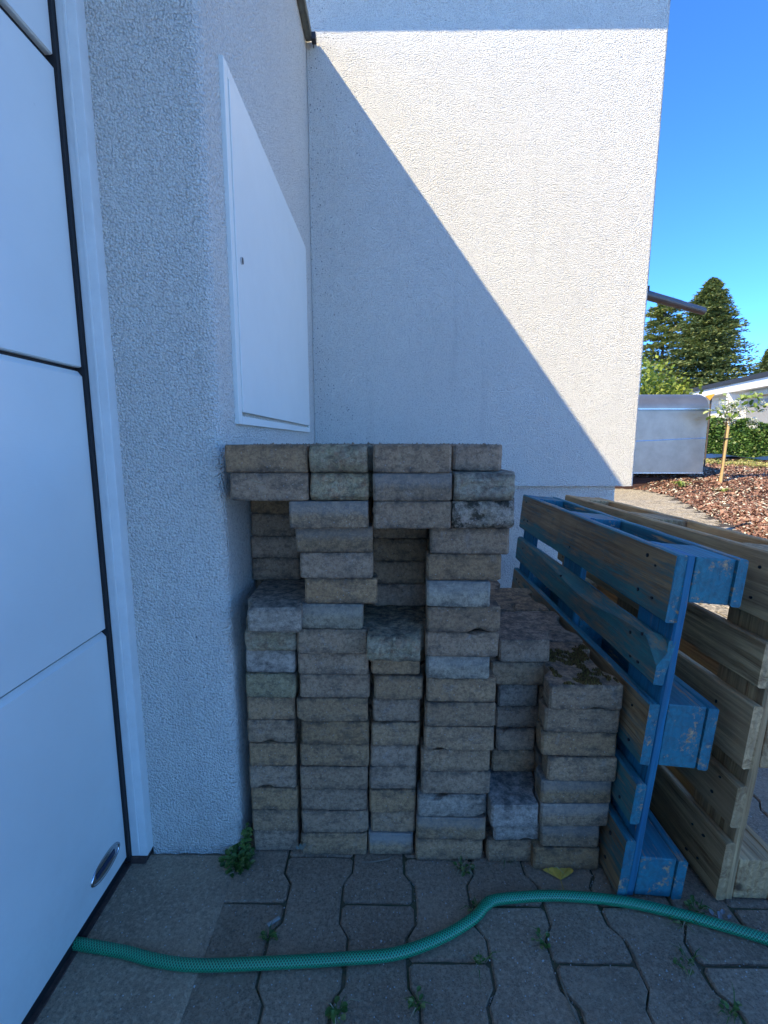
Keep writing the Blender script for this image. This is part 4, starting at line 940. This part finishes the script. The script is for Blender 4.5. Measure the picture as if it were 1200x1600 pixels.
def tuft(x, y, z, label, n, L, seed, mat):
    m = MB(); rd = random.Random(seed)
    for _ in range(n):
        a = rd.uniform(0, 6.28); l = L*rd.uniform(.6, 1.1); e = rd.uniform(.25, 1.0); d = Vector((math.cos(a), math.sin(a), 0)); s = Vector((-d.y, d.x, 0))*0.012
        p = [d*0.01, d*l*0.4*e+Vector((0, 0, l*0.55)), d*l*0.85*e+Vector((0, 0, l*0.62)), d*l*1.1*e+Vector((0, 0, l*0.42))]
        m.add([p[0]-s, p[0]+s, p[1]+s*1.3, p[1]-s*1.3, p[2]+s, p[2]-s, p[3]], [(0, 1, 2, 3), (3, 2, 4, 5), (5, 4, 6)])
    tag(m.build('garden_plant', mat, None, (x, y, z)), label, 'plant', 'small plants in the mulch bed')
tuft(6.06, 9.75, 0.06, 'bright green strap-leaved plant just below the metal enclosure', 34, 0.26, 1, M['youngleaf'])
tuft(6.40, 9.00, 0.03, 'small light green plant in the mulch left of the tree stake', 20, 0.20, 2, M['youngleaf'])
tuft(6.20, 7.3, 0.01, 'tiny sprout in the mulch near the path edge', 9, 0.10, 3, M['youngleaf'])
m = MB(); bm = bmesh.new(); bmesh.ops.create_icosphere(bm, subdivisions=2, radius=0.055)
m.add([(v.co.x*1.3*(1+.2*mn.noise(v.co*20)), v.co.y*(1+.2*mn.noise(v.co*25)), v.co.z*0.7) for v in bm.verts], [[v.index for v in f.verts] for f in bm.faces]); bm.free()
tag(m.build('dark_rock', M['bark'], None, (5.33, 7.4, 0.03)), 'dark rounded rock lying in the mulch bed', 'rock')
# orange pennant
fl = tag(empty('pennant', (8.0, 12.1, 0.34)), 'orange triangular pennant on a brown post behind the enclosure', 'pennant')
m = MB(); m.tube([(0.06, 0, -0.2), (0.06, 0, 1.80)], 0.02, 8); m.build('post', M['bark'], fl)
m = MB(); m.add([(-0.13, -0.07, 1.83), (0.10, -0.07, 1.88), (-0.01, -0.07, 1.72), (-0.13, -0.06, 1.83), (0.10, -0.06, 1.88), (-0.01, -0.06, 1.72)], [(0, 2, 1), (3, 4, 5), (0, 1, 4, 3), (1, 2, 5, 4), (2, 0, 3, 5)]); m.build('cloth', M['orange'], fl)

# ------------------------------------------------------------ neighbouring houses
nh = tag(empty('neighbour_house', (13.2, 17.0, 0.0)), 'white single-storey neighbouring house with dark flat roof edge', 'house')
nh.rotation_euler = (0, 0, math.atan2(5.6, 0.72))
m = MB(); m.box(-9, 6.6, -7.0, -0.55, -0.2, 2.98); m.build('wall', M['white_wall'], nh)
m = MB(); m.box(-9.5, 7.0, -7.5, 0.0, 3.30, 3.475, b=0.01); m.build('roof', M['roofing'], nh)
m = MB(); m.box(-9.4, 6.9, -7.4, -0.06, 2.99, 3.298); m.build('roof_soffit', M['white_wall'], nh)
for (a, b) in ((-6.5, -3.9), (-3.2, -0.7), (-0.1, 1.9)):
    m = MB(); m.box(a, b, -0.56, -0.50, 1.55, 2.72); wdw = m.build('window', M['beige'], nh)
    m = MB(); m.box(a+.08, b-.08, -0.50, -0.47, 1.63, 2.60)
    m.build('blind', M['grey_blind'], wdw)
    m = MB(); m.box(a-.1, b+.1, -0.56, -0.30, 2.74, 2.80); m.build('lintel', M['beige'], wdw)
    m = MB(); m.box(a-.1, b+.1, -0.56, -0.36, 1.46, 1.53); m.build('sill', M['white_wall'], wdw)
for x in (2.4, 6.3):
    m = MB(); m.box(x, x+0.16, -0.55, -0.08, 0, 2.985); m.build('pillar', M['white_wall'], nh)
for z in (1.05, 1.32):
    m = MB(); m.box(-8.0, 2.4, -0.13, -0.09, z, z+0.06); m.build('railing', M['white_wall'], nh)
fh = tag(empty('far_house', (29.5, 41, 0)), 'pale distant building showing beside the fir above the roof', 'building')
m = MB(); m.box(-3.2, 2.6, 0, 6, 0, 6.1); m.build('wall', M['white_wall'], fh)
m = MB(); m.box(-3.5, 2.9, -0.3, 6.3, 6.102, 6.35, b=0.02); m.build('roof', M['white_wall'], fh)
for x in (-2.3, 0.4): 
    m = MB(); m.box(x, x+1.3, -0.04, 0.02, 3.9, 5.2); m.build('window', M['glass'], fh)
